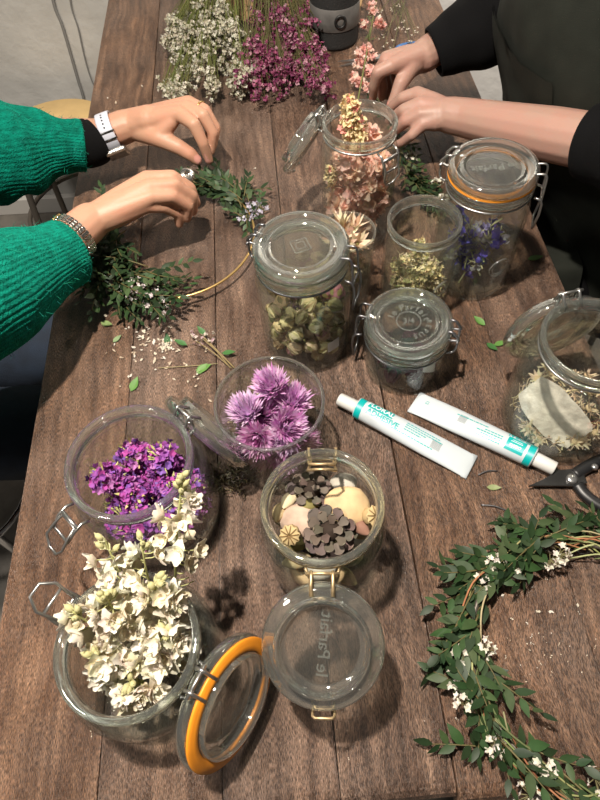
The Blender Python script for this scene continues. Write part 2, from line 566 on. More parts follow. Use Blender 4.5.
class MB:
    def __init__(s):
        s.v = []
        s.f = []
        s.mi = []
        s.c = []
        s.anyc = False

    def add(s, vs, fs, mi=0, col=None):
        b = len(s.v)
        s.v.extend([tuple(p) for p in vs])
        for f in fs:
            s.f.append(tuple(b + i for i in f))
            s.mi.append(mi)
            s.c.append(col)
        if col:
            s.anyc = True

    def grid(s, rows, closed=False, mi=0, col=None, flip=False):
        n = len(rows[0])
        vs = [p for r in rows for p in r]
        fs = []
        for i in range(len(rows) - 1):
            for j in range(n if closed else n - 1):
                a = i * n + j
                b_ = i * n + (j + 1) % n
                q = (a, b_, b_ + n, a + n)
                fs.append(q[::-1] if flip else q)
        s.add(vs, fs, mi, col)

    def lathe(s, prof, seg=48, m=None, closed=False, mi=0, col=None, wob=None):
        rows = []
        pr = list(prof) + ([prof[0]] if closed else [])
        for (r, z) in pr:
            row = []
            for j in range(seg):
                a = 2 * pi * j / seg
                rr = max(r, 1e-5) * (wob(a, z) if wob else 1)
                p = Vector((rr * cos(a), rr * sin(a), z))
                row.append(m @ p if m else p)
            rows.append(row)
        s.grid(rows, True, mi, col)

    def tube(s, pts, r, seg=8, closed=False, mi=0, col=None, cap=True):
        P = [Vector(p) for p in pts]
        n = len(P)
        rr = r if isinstance(r, (list, tuple)) else [r] * n
        nrm = None
        rows = []
        for i in range(n):
            if closed:
                t = P[(i + 1) % n] - P[i - 1]
            else:
                t = P[min(i + 1, n - 1)] - P[max(i - 1, 0)]
            if t.length < 1e-9:
                t = Vector((0, 0, 1))
            t.normalize()
            if nrm is None:
                nrm = t.orthogonal().normalized()
            else:
                nrm = nrm - t * nrm.dot(t)
                if nrm.length < 1e-6:
                    nrm = t.orthogonal()
                nrm.normalize()
            bn = t.cross(nrm)
            rows.append([P[i] + (nrm * cos(2 * pi * j / seg) + bn * sin(2 * pi * j / seg)) * rr[i] for j in range(seg)])
        if closed:
            rows.append(rows[0])
        b = len(s.v)
        s.grid(rows, True, mi, col)
        if cap and not closed:
            s.f.append(tuple(b + j for j in range(seg))[::-1])
            s.mi.append(mi)
            s.c.append(col)
            e = b + (n - 1) * seg
            s.f.append(tuple(e + j for j in range(seg)))
            s.mi.append(mi)
            s.c.append(col)

    def ball(s, c, r, seg=12, rings=8, m=None, mi=0, col=None, dis=None):
        if not isinstance(r, (tuple, list, Vector)):
            r = (r, r, r)
        rows = []
        for i in range(rings + 1):
            th = pi * i / rings
            row = []
            for j in range(seg):
                a = 2 * pi * j / seg
                d = Vector((sin(th) * cos(a), sin(th) * sin(a), -cos(th)))
                k = dis(d) if dis else 1
                p = Vector((d.x * r[0], d.y * r[1], d.z * r[2])) * k
                p = (m @ p) if m else p
                row.append(p + Vector(c))
            rows.append(row)
        s.grid(rows, True, mi, col)

    def box(s, sx, sy, sz, m=None, mi=0, col=None):
        vs = [Vector((x * sx / 2, y * sy / 2, z * sz / 2)) for x in (-1, 1) for y in (-1, 1) for z in (-1, 1)]
        if m:
            vs = [m @ p for p in vs]
        s.add(vs, [(0, 1, 3, 2), (4, 6, 7, 5), (0, 4, 5, 1), (2, 3, 7, 6), (0, 2, 6, 4), (1, 5, 7, 3)], mi, col)

    def petal(s, m, L, W, curl=0.5, cup=0.3, tip=0.7, nl=4, nw=2, col=None, mi=0, base=0.12, point=False):
        rows = []
        for i in range(nl + 1):
            t = i / nl
            if abs(curl) > 1e-3:
                q = L / curl
                x, z = q * sin(curl * t), q * (1 - cos(curl * t))
            else:
                x, z = L * t, 0
            w = W / 2 * (base * (1 - t) + max(0.0, sin(pi * min(1, t ** tip))) * (1 - base * .5))
            if not point and i == nl:
                w = max(w, W * 0.13)
            if point and i == nl:
                w = W * 0.02
            a = curl * t
            row = []
            for j in range(nw + 1):
                u = -1 + 2 * j / nw
                zz = cup * w * u * u
                row.append(m @ Vector((x - sin(a) * zz, u * w, z + cos(a) * zz)))
            rows.append(row)
        s.grid(rows, False, mi, col)

    def build(s, name, mats, parent=None, smooth=True, loc=None, bevel=0.0):
        me = bpy.data.meshes.new(name)
        me.from_pydata(s.v, [], s.f)
        if isinstance(mats, str):
            mats = [mats]
        for q in mats:
            me.materials.append(MAT[q])
        if len(mats) > 1:
            me.polygons.foreach_set('material_index', s.mi)
        if smooth:
            me.polygons.foreach_set('use_smooth', [True] * len(me.polygons))
        if s.anyc:
            at_ = me.attributes.new('tint', 'FLOAT_COLOR', 'CORNER')
            buf = []
            for f, c in zip(s.f, s.c):
                cc = c or (0.5, 0.5, 0.5)
                for _ in f:
                    buf.extend((cc[0], cc[1], cc[2], 1.0))
            at_.data.foreach_set('color', buf)
        me.update()
        o = bpy.data.objects.new(name, me)
        if loc is not None:
            o.location = loc
        link(o, parent)
        if bevel:
            md = o.modifiers.new('bevel', 'BEVEL')
            md.width = bevel
            md.segments = 2
            md.limit_method = 'ANGLE'
        return o


def text_mesh(txt, size, extrude=0.0, bold=0.0):
    """outline of lettering as (verts, faces), centred on the origin"""
    cu = bpy.data.curves.new('lettering', 'FONT')
    cu.body = txt
    cu.size = size
    cu.extrude = extrude
    cu.offset = bold * size
    cu.resolution_u = 3
    cu.align_x = 'CENTER'
    cu.align_y = 'CENTER'
    o = bpy.data.objects.new('lettering', cu)
    COL.objects.link(o)
    dg = bpy.context.evaluated_depsgraph_get()
    me = bpy.data.meshes.new_from_object(o.evaluated_get(dg))
    vs = [v.co.copy() for v in me.vertices]
    fs = [tuple(p.vertices) for p in me.polygons]
    bpy.data.objects.remove(o)
    bpy.data.curves.remove(cu)
    bpy.data.meshes.remove(me)
    return vs, fs


class Pack:
    """drops round things into a round vessel so that they rest on each other"""
    def __init__(s, rad, z0, seed=1):
        s.rad, s.z0, s.items, s.rng = rad, z0, [], random.Random(seed)

    def drop(s, r, tries=70, squash=0.8):
        best = None
        for _ in range(tries):
            a = s.rng.uniform(0, 2 * pi)
            d = max(0.0, s.rad - r) * sqrt(s.rng.random())
            x, y = d * cos(a), d * sin(a)
            z = s.z0 + r * squash
            for (qx, qy, qz, qr) in s.items:
                dd = (r + qr) ** 2 - (x - qx) ** 2 - (y - qy) ** 2
                if dd > 0:
                    z = max(z, qz + sqrt(dd) * squash)
            if best is None or z < best[2]:
                best = (x, y, z)
        s.items.append((*best, r))
        return Vector(best)


# ------------------------------------------------------------------ setting
def build_setting():
    m = MB()
    m.box(5, 5.2, 0.1, Matrix.Translation((0, 0.0, -0.05)))
    f = m.build('floor', 'stone_floor', smooth=False)
    f['kind'] = 'structure'
    yaw = radians(-4)
    base = Matrix.Translation((-0.85, 1.8, 0)) @ Matrix.Rotation(yaw, 4, 'Z')
    m = MB()
    m.box(3.6, 0.1, 2.6, base @ Matrix.Translation((0.7, 0.05, 1.3)))
    m.build('wall_back', 'painted_wall', smooth=False)['kind'] = 'structure'
    m = MB()
    m.box(3.6, 0.022, 0.062, base @ Matrix.Translation((0.7, -0.011, 0.031)))
    m.build('baseboard_back', 'baseboard_paint', smooth=False, bevel=0.003)['kind'] = 'structure'
    # white panel added over the wall behind the apron
    m = MB()
    m.box(1.3, 0.02, 2.2, base @ Matrix.Translation((1.85, -0.012, 1.12)))
    m.build('panel_back', 'panel_white', smooth=False, bevel=0.003)['kind'] = 'structure'
    n = (base.to_3x3() @ Vector((0, -1, 0))).normalized()
    p0 = base @ Vector((0, -0.006, 0))

    def on_wall(px, py):
        d = ray(px, py)
        return CAM + d * ((p0 - CAM).dot(n) / d.dot(n))
    c1 = [on_wall(*p) for p in [(46, -60), (53, 0), (62, 25), (70, 52), (78, 80), (84, 100), (92, 140)]]
    m = MB()
    m.tube(spline(c1, 6), 0.0042, 8)
    tag(m.build('cable', 'cable_grey'), 'thick grey cable running down the wall beside the stool', 'cable')
    c2 = [on_wall(*p) for p in [(66, -60), (70, 0), (78, 28), (84, 55), (90, 76), (97, 90), (108, 100)]]
    m = MB()
    m.tube(spline(c2, 6), 0.0022, 6)
    tag(m.build('cable', 'cable_grey'), 'thin grey cable curving down the wall close to the table edge', 'cable')


def build_table():
    t = thing('work_table', 'long dark worn plank table covered with jars and dried flowers', 'table', (0, 0, 0))
    m = MB()
    edges = [(-0.343, -0.2234, -0.0235), (-0.2226, -0.1074, -0.0235), (-0.1066, -0.0004, -0.0235), (0.0004, 0.1046, -0.0235), (0.1062, 0.2626, -0.030), (0.2634, 0.386, -0.030)]
    rr = random.Random(3)
    tint = [(0.80, 0.2, 0.70), (0.28, 0.6, 0.50), (0.22, 0.9, 0.50), (0.30, 0.35, 0.55), (0.72, 0.75, 0.45), (0.68, 0.1, 0.4)]
    th = 0.042
    for k, (x0, x1, y0) in enumerate(edges):
        y1 = 1.62
        bx = 0.0014
        sec = [(x0, -th), (x0, -bx), (x0 + bx * .35, -bx * .35), (x0 + bx, 0), (x1 - bx, 0), (x1 - bx * .35, -bx * .35), (x1, -bx), (x1, -th)]
        rows = []
        ny = 70
        for i in range(ny + 1):
            y = y0 + (y1 - y0) * i / ny
            row = []
            for (x, z) in sec:
                w = 0.0012 * noise.noise(Vector((x * 3 + k * 5, y * 4, 2)))
                zz = z
                if i == 0:
                    zz = min(z, -0.011) if z > -th else z
                yy = y + (0.0025 * noise.noise(Vector((x * 30, k, 1))) if i == 0 else 0)
                wx = w if x in (x0, x1) and k not in (0, 5) else (w * 2 if (k == 0 and x == x0) or (k == 5 and x == x1) else 0)
                row.append((x + wx * 0.6, yy, zz))
            rows.append(row)
            if i == 0:
                for dy, dz in ((.003, -.005), (.008, -.0018), (.014, 0)):
                    rows.append([(x, y + dy + .002 * noise.noise(Vector((x * 30, k, 1))), min(z, dz) if z > -th else z) for (x, z) in sec])
        m.grid(rows, True, 0, tint[k], flip=True)
        n = len(sec)
        b = len(m.v) - len(rows) * n
        m.f.append(tuple(b + j for j in range(n)))
        m.mi.append(0)
        m.c.append(tint[k])
        e = len(m.v) - n
        m.f.append(tuple(e + j for j in range(n))[::-1])
        m.mi.append(0)
        m.c.append(tint[k])
    o = m.build('tabletop', 'aged_wood', t, smooth=False)
    o.location.z = T
    # under frame and legs
    m = MB()
    c = (0.6, 0.5, 0.3)
    for x in (-0.29, 0.33):
        m.box(0.03, 1.40, 0.036, Matrix.Translation((x, 0.80, T - th - 0.020)), col=c)
    for y in (0.07, 1.53):
        m.box(0.55, 0.03, 0.036, Matrix.Translation((0.02, y, T - th - 0.020)), col=c)
    m.build('under_frame', 'aged_wood', t, smooth=False)
    for x in (-0.28, 0.32):
        for y in (0.08, 1.52):
            m = MB()
            m.box(0.06, 0.06, T - th - 0.003, Matrix.Translation((x, y, (T - th - 0.003) / 2)), col=c)
            m.build('leg', 'aged_wood', t, smooth=False)
    return t


def build_stool(label, x, y, seat_h, r, seat_mat, leg_mat, group=None):
    s = thing('round_stool', label, 'stool', (x, y, 0), 0, group)
    m = MB()
    m.lathe([(0, seat_h - .022), (r - .008, seat_h - .022), (r, seat_h - .016), (r, seat_h - .006), (r - .006, seat_h), (r * .6, seat_h - .003), (0, seat_h - .004)], 48)
    m.build('seat', seat_mat, s)
    for k in range(4):
        a = pi / 4 + k * pi / 2
        m = MB()
        m.tube(spline([(cos(a) * r * .55, sin(a) * r * .55, seat_h - .024), (cos(a) * r * .8, sin(a) * r * .8, seat_h - .05), (cos(a) * r * .98, sin(a) * r * .98, seat_h * .5), (cos(a) * r * 1.15, sin(a) * r * 1.15, 0.0)], 5), 0.009, 8)
        m.build('leg', leg_mat, s)
    m = MB()
    hr = 0.2
    rr = r * 1.06
    m.tube([(rr * cos(2 * pi * k / 32), rr * sin(2 * pi * k / 32), hr) for k in range(32)], 0.007, 8, True)
    m.build('footrest', leg_mat, s)
    return s


# ------------------------------------------------------------------ jars
def torus_pts(r, z, n=48):
    return [(r * cos(2 * pi * k / n), r * sin(2 * pi * k / n), z) for k in range(n)]


def jar_shell(h, Rr, Rb, wall=0.0032, neck=0.93, taper=0.93, sh=0.024, zc=0.0):
    """outer and inner wall up to the neck"""
    Rn = Rr * neck
    zt = h - 0.0125
    zs = h - 0.02 - sh
    out = [(0, 0.002), (Rb * .6, 0.0005), (Rb * taper - .006, 0.0), (Rb * taper, 0.002), (Rb * (taper * .3 + .7), 0.010), (Rb, 0.024)]
    n = 4
    for i in range(1, n):
        out.append((Rb, 0.024 + (zs - 0.024) * i / n))
    out += [(Rb, zs), (Rb - (Rb - Rn) * .12, zs + sh * .3), (Rb - (Rb - Rn) * .45, zs + sh * .62), (Rb - (Rb - Rn) * .85, zs + sh * .88), (Rn, zs + sh), (Rn, zt)]
    w = wall
    inn = [(Rn - w, zt), (Rn - w, zs + sh), (Rb - (Rb - Rn) * .85 - w, zs + sh * .86), (Rb - (Rb - Rn) * .45 - w, zs + sh * .6), (Rb - (Rb - Rn) * .12 - w, zs + sh * .27), (Rb - w, zs - .001)]
    for i in range(n - 1, 0, -1):
        inn.append((Rb - w, 0.024 + (zs - 0.024) * i / n))
    inn += [(Rb - w, 0.024), (Rb * (taper * .3 + .7) - w, 0.0125), (Rb * taper - .006 - w, 0.0065), (Rb * .5, 0.0055), (0, 0.0075)]
    return out + inn


def bail_ring(Rr):
    return Rr * 0.93 + 0.0012


def clip_jar(label, base, h, Rr, Rb, hinge_az, theta, gasket='clear_rubber', wire='zinc_wire', latch='open', lid=True, sh=0.024, taper=0.93, emboss=None, latch_az=None, latch_swing=0.0, name='clip_top_jar', badge=None, lid_k=1.0):
    j = thing(name, label, 'jar', (base[0], base[1], T + 0.0003))
    m = MB()
    m.lathe(jar_shell(h, Rr, Rb, sh=sh, taper=taper), 64)
    m.build('jar_body', 'jar_glass', j)
    Rn = Rr * .93
    m = MB()
    zt = h - 0.0123
    m.lathe([(Rn - .0032, zt), (Rn + .001, zt), (Rr * .975, zt + .0004), (Rr * .99, zt + .0012), (Rr * .975, zt + .0026), (Rr * .975, zt + .0048), (Rr, zt + .0062), (Rr, h - .0022), (Rr * .993, h - .0008), (Rr * .975, h - .0001), (Rr * .93, h), (Rr * .905, h - .0006), (Rr * .895, h - .002), (Rn - .0034, h - .005), (Rn - .0030, zt + .003)], 64, closed=True)
    m.build('rim', 'thick_glass', j)
    # raised oval badge on the shoulder side
    if badge is not None:
        m = MB()
        a0, zb, br = badge
        P = []
        for k in range(28):
            q = 2 * pi * k / 28
            aa = a0 + br * cos(q) / Rb
            P.append(((Rb + .0004) * cos(aa), (Rb + .0004) * sin(aa), zb + br * sin(q)))
        m.tube(P, .0008, 6, True)
        P2 = []
        for k in range(28):
            q = 2 * pi * k / 28
            aa = a0 + br * .72 * cos(q) / Rb
            P2.append(((Rb + .0004) * cos(aa), (Rb + .0004) * sin(aa), zb + br * .72 * sin(q)))
        m.tube(P2, .0005, 6, True)
        m.build('glass_badge', 'emboss_glass', j)
    if wire:
        m = MB()
        zn = h - 0.0165
        m.tube(torus_pts(bail_ring(Rr) + .0004, zn), 0.0014, 8, True)
        if lid:
            m2 = MB()
            ca, sa = cos(hinge_az), sin(hinge_az)

            def hz(r, t, z):
                return (r * ca - t * sa, r * sa + t * ca, z)
            for t in (-.010, .010):
                m2.tube(spline([hz(Rn + .0015, t * 1.5, zn), hz(Rr + .004, t * 1.2, zn - .001), hz(Rr + .0075, t, zn + .005), hz(Rr + .0075, t, h + .0005)], 5), .0016, 7)
            m2.tube([hz(Rr + .0075, -.014, h + .0012), hz(Rr + .0075, .014, h + .0012)], .0016, 7)
            m2.build('hinge', wire, j)
        m.build('neck_wire', wire, j)
    la = (hinge_az + pi) if latch_az is None else latch_az
    if wire and latch:
        ca, sa = cos(la), sin(la)

        def lz(r, t, z):
            return (r * ca - t * sa, r * sa + t * ca, z)
        zn = h - 0.0165
        m = MB()
        if latch == 'closed':
            b = spline([lz(Rr - .006, -.010, h + .0135), lz(Rr + .006, -.010, h + .0135), lz(Rr + .0085, -.011, h - .004), lz(Rr + .0095, -.011, h - .022)], 5)
            b2 = [tuple(lz(0, 0, 0)) for _ in b]
            m.tube(b, .0015, 7)
            m.tube(spline([lz(Rr - .006, .010, h + .0135), lz(Rr + .006, .010, h + .0135), lz(Rr + .0085, .011, h - .004), lz(Rr + .0095, .011, h - .022)], 5), .0013, 7)
            m.tube([lz(Rr - .006, -.010, h + .0135), lz(Rr - .006, .010, h + .0135)], .0013, 7)
            lev = [lz(Rr + .0005, -.013, zn), lz(Rr + .008, -.013, zn - .002), lz(Rr + .011, -.013, zn - .008), lz(Rr + .012, -.013, zn - .024), lz(Rr + .010, -.012, zn - .046), lz(Rr + .010, .012, zn - .046), lz(Rr + .012, .013, zn - .024), lz(Rr + .011, .013, zn - .008), lz(Rr + .008, .013, zn - .002), lz(Rr + .0005, .013, zn)]
            m.tube(lev, .0016, 7)
            m.tube([lz(Rr + .0095, -.0125, h - .022), lz(Rr + .0095, .0125, h - .022)], .0013, 7)
        else:
            # lever hanging out from the neck, bail loop hanging from the lever
            sw = latch_swing

            def q(out, t, dn):
                o_ = out * cos(sw) + dn * sin(sw)
                d_ = dn * cos(sw) - out * sin(sw)
                return lz(Rr + .004 + o_, t, zn - d_)
            lev = [q(-.004, -.013, 0), q(.004, -.013, .001), q(.009, -.013, .010), q(.010, -.012, .024), q(.010, .012, .024), q(.009, .013, .010), q(.004, .013, .001), q(-.004, .013, 0)]
            m.tube(lev, .0016, 7)
            bl = [q(.007, -.010, .008), q(.012, -.0115, .018), q(.015, -.013, .032), q(.013, -.006, .043), q(.013, .006, .043), q(.015, .013, .032), q(.012, .0115, .018), q(.007, .010, .008)]
            m.tube(bl, .0014, 7, True)
            m.tube([q(.0065, -.014, .006), q(.0065, .014, .006)], .0019, 7)
        m.build('latch', wire, j)
    if lid:
        zl = h + (0.0022 if abs(theta) < .01 else 0.0)
        P = Vector((Rr + .0075, 0, h + .0012))
        M_ = Matrix.Rotation(hinge_az, 4, 'Z') @ Matrix.Translation(P) @ Matrix.Rotation(theta, 4, 'Y') @ Matrix.Translation(-P) @ Matrix.Translation((Rr * (1 - lid_k), 0, zl))
        m = MB()
        q = Rr * lid_k
        prof = [(q * .60, .0075), (q * .655, .0098), (q * .685, .0100), (q * .715, .0078), (q * .74, .0078), (q * .765, .0092), (q * .79, .0086), (q * .83, .0118), (q * .90, .0128), (q * .955, .0118), (q * .975, .0102), (q * .995, .0085), (q, .004), (q * .985, .001), (q * .955, 0), (q * .80, 0), (q * .775, -.003), (q * .765, -.0085), (q * .75, -.0095), (q * .725, -.0085), (q * .715, -.002), (q * .69, .0022), (q * .60, .0034)]
        m.lathe(prof, 64)
        m.lathe([(0, .0075), (q * .3, .0075), (q * .60, .0075)], 64, mi=1)
        m.lathe([(q * .60, .0034), (q * .3, .0035), (0, .0035)], 64, mi=1)
        lo = m.build('lid', ['thick_glass', 'lid_pane'], j)
        lo.matrix_local = M_
        m = MB() if gasket else None
        gasket and m.lathe([(q * .775, -.0002), (q * .96, -.0002), (q * .985, -.0014), (q * .97, -.0032), (q * .91, -.0034), (q * .885, -.0044), (q * .80, -.0044), (q * .775, -.0036)], 64, closed=True)
        gasket and m.build('gasket', gasket, lo)
        if wire:
            m = MB()
            for t in (-.009, .009):
                m.tube([(q - .006, t, .0135), (q + .001, t, .0120), (q + .0075, t, .0035), (q + .0088, t, .0008), (q + .0062, t, -.0008), (q - .001, t, -.0022), (q - .010, t, -.0042)], .0017, 7)
            if abs(theta) > .01:
                mb = MB()
                mb.tube([(-q + .004, -.009, .0135), (-q - .0015, -.009, .012), (-q - .005, -.009, .006), (-q - .006, -.007, .004), (-q - .006, .007, .004), (-q - .005, .009, .006), (-q - .0015, .009, .012), (-q + .004, .009, .0135)], .0014, 7)
                mb.build('lid_bail', wire, lo)
            m.build('lid_wire', wire, lo)
        if emboss:
            emboss(lo, q)
    return j


def letters_on(lo, rows, z, mat='emboss_glass', depth=0.0007, rot=0.0, flip=False):
    m = MB()
    for (txt, size, x, y) in rows:
        vs, fs = text_mesh(txt, size, depth)
        out = []
        for v in vs:
            p = Vector((v.x + x, v.y + y, 0))
            p = Matrix.Rotation(rot, 3, 'Z') @ p
            out.append((p.x, p.y, z + v.z))
        m.add(out, fs)
    return m.build('embossed_lettering', mat, lo, smooth=False)


def ring_letters(m, txt, rad, size, a0, da, z, depth=0.0006):
    for k, ch in enumerate(txt):
        if ch == ' ':
            continue
        vs, fs = text_mesh(ch, size, depth)
        a = a0 - k * da
        for_rot = Matrix.Rotation(a - pi / 2, 3, 'Z')
        out = []
        for v in vs:
            p = for_rot @ Vector((v.x, v.y + rad, 0))
            out.append((p.x, p.y, z + v.z))
        m.add(out, fs)


def emboss_maker(rot):
    def emboss_words(lo, q):
        letters_on(lo, [('le Parfait', q * .29, 0, q * .02), ], .0078, rot=rot)
    return emboss_words


def emboss_ring(lo, q):
    m = MB()
    a = radians(55)
    ring_letters(m, 'le Parfait', q * .40, q * .22, radians(175), radians(17), .0078)
    ring_letters(m, 'SUPER', q * .45, q * .17, radians(-60), radians(-18), .0078)
    m.tube(torus_pts(q * .27, .0080, 36), .0006, 6, True)
    letters_on(lo, [('3/4', q * .2, 0, 0)], .0078, rot=0.3)
    m.build('embossed_lettering', 'emboss_glass', lo, smooth=False)


def emboss_diamond(lo, q):
    m = MB()
    for s in (q * .24, q * .13):
        m.tube([(s, 0, .0079), (0, s, .0079), (-s, 0, .0079), (0, -s, .0079)], .0007, 6, True)
    m.build('embossed_diamond', 'emboss_glass', lo)


def tumbler(name, label, base, h, Rt, Rb, wall=0.0022, thick_base=0.008, bead=True):
    j = thing(name, label, 'glass', (base[0], base[1], T + 0.0003))
    m = MB()
    n = 6
    out = [(0, .0015), (Rb * .8, 0.0), (Rb - .002, 0.0008), (Rb, .004)] + [(Rb + (Rt - Rb) * i / n, .004 + (h - .006) * i / n) for i in range(1, n + 1)]
    inn = [(Rt + (Rb - Rt) * i / n - wall, h - .002 - (h - thick_base - .004) * i / n) for i in range(0, n)] + [(Rb - wall - .002, thick_base + .002), (Rb * .6, thick_base), (0, thick_base)]
    m.lathe(out + inn, 64)
    m.build('glass_body', 'jar_glass', j)
    m = MB()
    rm = Rt - wall / 2
    m.lathe([(rm - wall * .7, h - .002), (rm + wall * .7, h - .002), (rm + wall * .75, h - .0005), (rm + wall * .3, h + .0006), (rm - wall * .3, h + .0006), (rm - wall * .75, h - .0005)], 64, closed=True)
    m.build('rim', 'thick_glass', j)
    return j


# ------------------------------------------------------------------ plants
def rdir(rng, zmin=-1.0):
    while True:
        v = Vector((rng.uniform(-1, 1), rng.uniform(-1, 1), rng.uniform(-1, 1)))
        if 0.05 < v.length < 1 and v.z / v.length >= zmin:
            return v.normalized()


def floret(m, c, d, r, col, n=5, curl=0.5, w=0.8, rng=R, cup=0.15, ctr=None, point=False, nl=3, nw=2, tip=0.7, var=.12):
    """open flower of n petals facing along d"""
    d = Vector(d).normalized()
    u = d.orthogonal().normalized()
    v = d.cross(u)
    a0 = rng.uniform(0, 6.28)
    for k in range(n):
        a = a0 + 2 * pi * k / n + rng.uniform(-.15, .15)
        o = u * cos(a) + v * sin(a)
        x = (o + d * rng.uniform(.25, .7)).normalized()
        m.petal(frame(Vector(c), x, d), r * rng.uniform(.85, 1.12), r * w, curl=curl * rng.uniform(.3, 1.5) * rng.choice((1, 1, -1)), cup=cup, tip=tip, nl=nl, nw=nw, col=vary(col, var, rng), point=point)
    if ctr:
        m.ball(Vector(c) + d * r * .12, r * .16, 6, 4, col=ctr)


def bud(m, c, d, r, col, rng=R):
    M_ = frame((0, 0, 0), d)
    m.ball(c, (r * 1.5, r, r), 8, 6, M_, col=vary(col, .15, rng))


def stem_to(m, p, q, r, col, sag=0.0, n=6):
    p, q = Vector(p), Vector(q)
    pts = []
    for i in range(n + 1):
        t = i / n
        x = p.lerp(q, t)
        x.z += sag * 4 * t * (1 - t)
        pts.append(x)
    m.tube(pts, r, 5, col=col)
    return pts


GREEN_STEM = (0.16, 0.17, 0.05)
LEAF_COLS = [(0.022, 0.046, 0.017), (0.032, 0.064, 0.022), (0.018, 0.036, 0.015), (0.052, 0.085, 0.035)]


def leaf_sprig(L, n, leaf_l, leaf_w, rng, cols=LEAF_COLS, stem_col=(0.12, 0.10, 0.04), bend=0.4, spread=1.0):
    """sprig lying along +x from the origin"""
    m = MB()
    pts = []
    for i in range(9):
        t = i / 8
        pts.append(Vector((L * t, L * bend * .25 * t * t, L * .06 * sin(3 * t))))
    m.tube(pts, [.0011 * (1 - .6 * i / 8) for i in range(9)], 5, col=stem_col)
    for k in range(n):
        t = .12 + .88 * k / (n - 1)
        i = min(7, int(t * 8))
        p = pts[i].lerp(pts[i + 1], t * 8 - i)
        side = 1 if k % 2 else -1
        roll = rng.uniform(-.9, .9)
        a = rng.uniform(.45, .95) * spread if k < n - 1 else .1
        x = Vector((cos(a), side * sin(a) * cos(roll), sin(a) * sin(roll) * .9 + rng.uniform(-.1, .25)))
        sc = (1 - .35 * t) * rng.uniform(.75, 1.15)
        m.petal(frame(p, x, (rng.uniform(-.4, .4), rng.uniform(-.4, .4), 1)), leaf_l * sc, leaf_w * sc, curl=rng.uniform(-.5, .6), cup=.12, tip=.8, nl=4, nw=2, col=vary(rng.choice(cols), .2, rng), base=.1, point=True)
    return m


def blossom_cluster(rad, n, fr, col, rng, stalks=True, centre=(.5, .4, .2)):
    """small flowers on thin stalks that spread from the origin, along +z"""
    m = MB()
    for _ in range(n):
        d = rdir(rng, .0)
        p = d * rad * rng.uniform(.6, 1.05)
        if stalks:
            m.tube([(0, 0, 0), p], .0005, 4, col=(.22, .2, .1), cap=False)
        floret(m, p, (d + rdir(rng) * .5), fr * rng.uniform(.8, 1.2), col, 5, .4, .8, rng, nl=2, nw=1)
    return m


def hydrangea(rad, n, rng, col):
    m = MB()
    for k in range(n):
        d = rdir(rng)
        p = d * rad * rng.uniform(.62, .85)
        floret(m, p, d + rdir(rng) * .45, rad * rng.uniform(.6, .8), col, 4, .8, 1.15, rng, cup=.25, nl=4, nw=3, tip=.55, var=.16)
    return m


def pompom(rad, rng, col, tipcol):
    """brush-like head with many narrow petals, opening along +z from the origin"""
    m = MB()
    for k in range(190):
        t = (k + .5) / 190
        pol = 1.30 * sqrt(t)
        a = k * 2.39996
        d = Vector((sin(pol) * cos(a), sin(pol) * sin(a), cos(pol)))
        L = rad * (1.55 - .35 * t) * rng.uniform(.85, 1.1)
        mix = rng.random() * .8
        c = tuple(x * (1 - mix) + y * mix for x, y in zip(col, tipcol))
        m.petal(frame(Vector((0, 0, -rad * .55)) + d * rad * .12, d, (0, 0, 1)), L, rad * .23, curl=rng.uniform(.3, .9) * (1 if pol > .5 else .4), cup=.3, tip=.9, nl=3, nw=1, col=vary(c, .12, rng), base=.4, point=True)
    return m


def straw_star(rad, rng, col, n=14):
    m = MB()
    for k in range(n):
        a = 2 * pi * k / n + rng.uniform(-.15, .15)
        pol = rng.uniform(.35, 1.0)
        d = Vector((sin(pol) * cos(a), sin(pol) * sin(a), cos(pol)))
        c = col if rng.random() < .7 else (.50, .33, .22)
        m.petal(frame((0, 0, -rad * .5), d, (0, 0, 1)), rad * rng.uniform(1.2, 1.6), rad * .36, curl=rng.uniform(-.1, .5), cup=.25, tip=.75, nl=4, nw=2, col=vary(c, .15, rng), base=.25, point=True)
    m.ball((0, 0, -rad * .45), rad * .22, 8, 6, col=(.25, .22, .08))
    return m


def rosebud(r, rng, col, green):
    m = MB()
    m.ball((0, 0, 0), (r * .8, r * .8, r * 1.0), 10, 8, col=vary(col, .1, rng))
    for k in range(7):
        a = k * 2.4
        d = Vector((cos(a) * .55, sin(a) * .55, .9))
        p = Vector((cos(a) * r * .62, sin(a) * r * .62, -r * .6))
        m.petal(frame(p, (cos(a) * .15, sin(a) * .15, 1), (-cos(a), -sin(a), 0)), r * 1.7, r * 1.25, curl=.7, cup=-.25, tip=.6, nl=4, nw=2, col=vary(col, .2, rng))
    for k in range(5):
        a = k * 1.2566 + .3
        p = Vector((cos(a) * r * .5, sin(a) * r * .5, -r * .85))
        m.petal(frame(p, (cos(a) * .8, sin(a) * .8, .8), (-cos(a), -sin(a), .2)), r * 1.1, r * .6, curl=.7, cup=-.1, tip=.8, nl=3, nw=1, col=vary(green, .2, rng), point=True)
    m.tube([(0, 0, -r * .9), (r * .1, 0, -r * 1.35)], r * .12, 5, col=green)
    return m


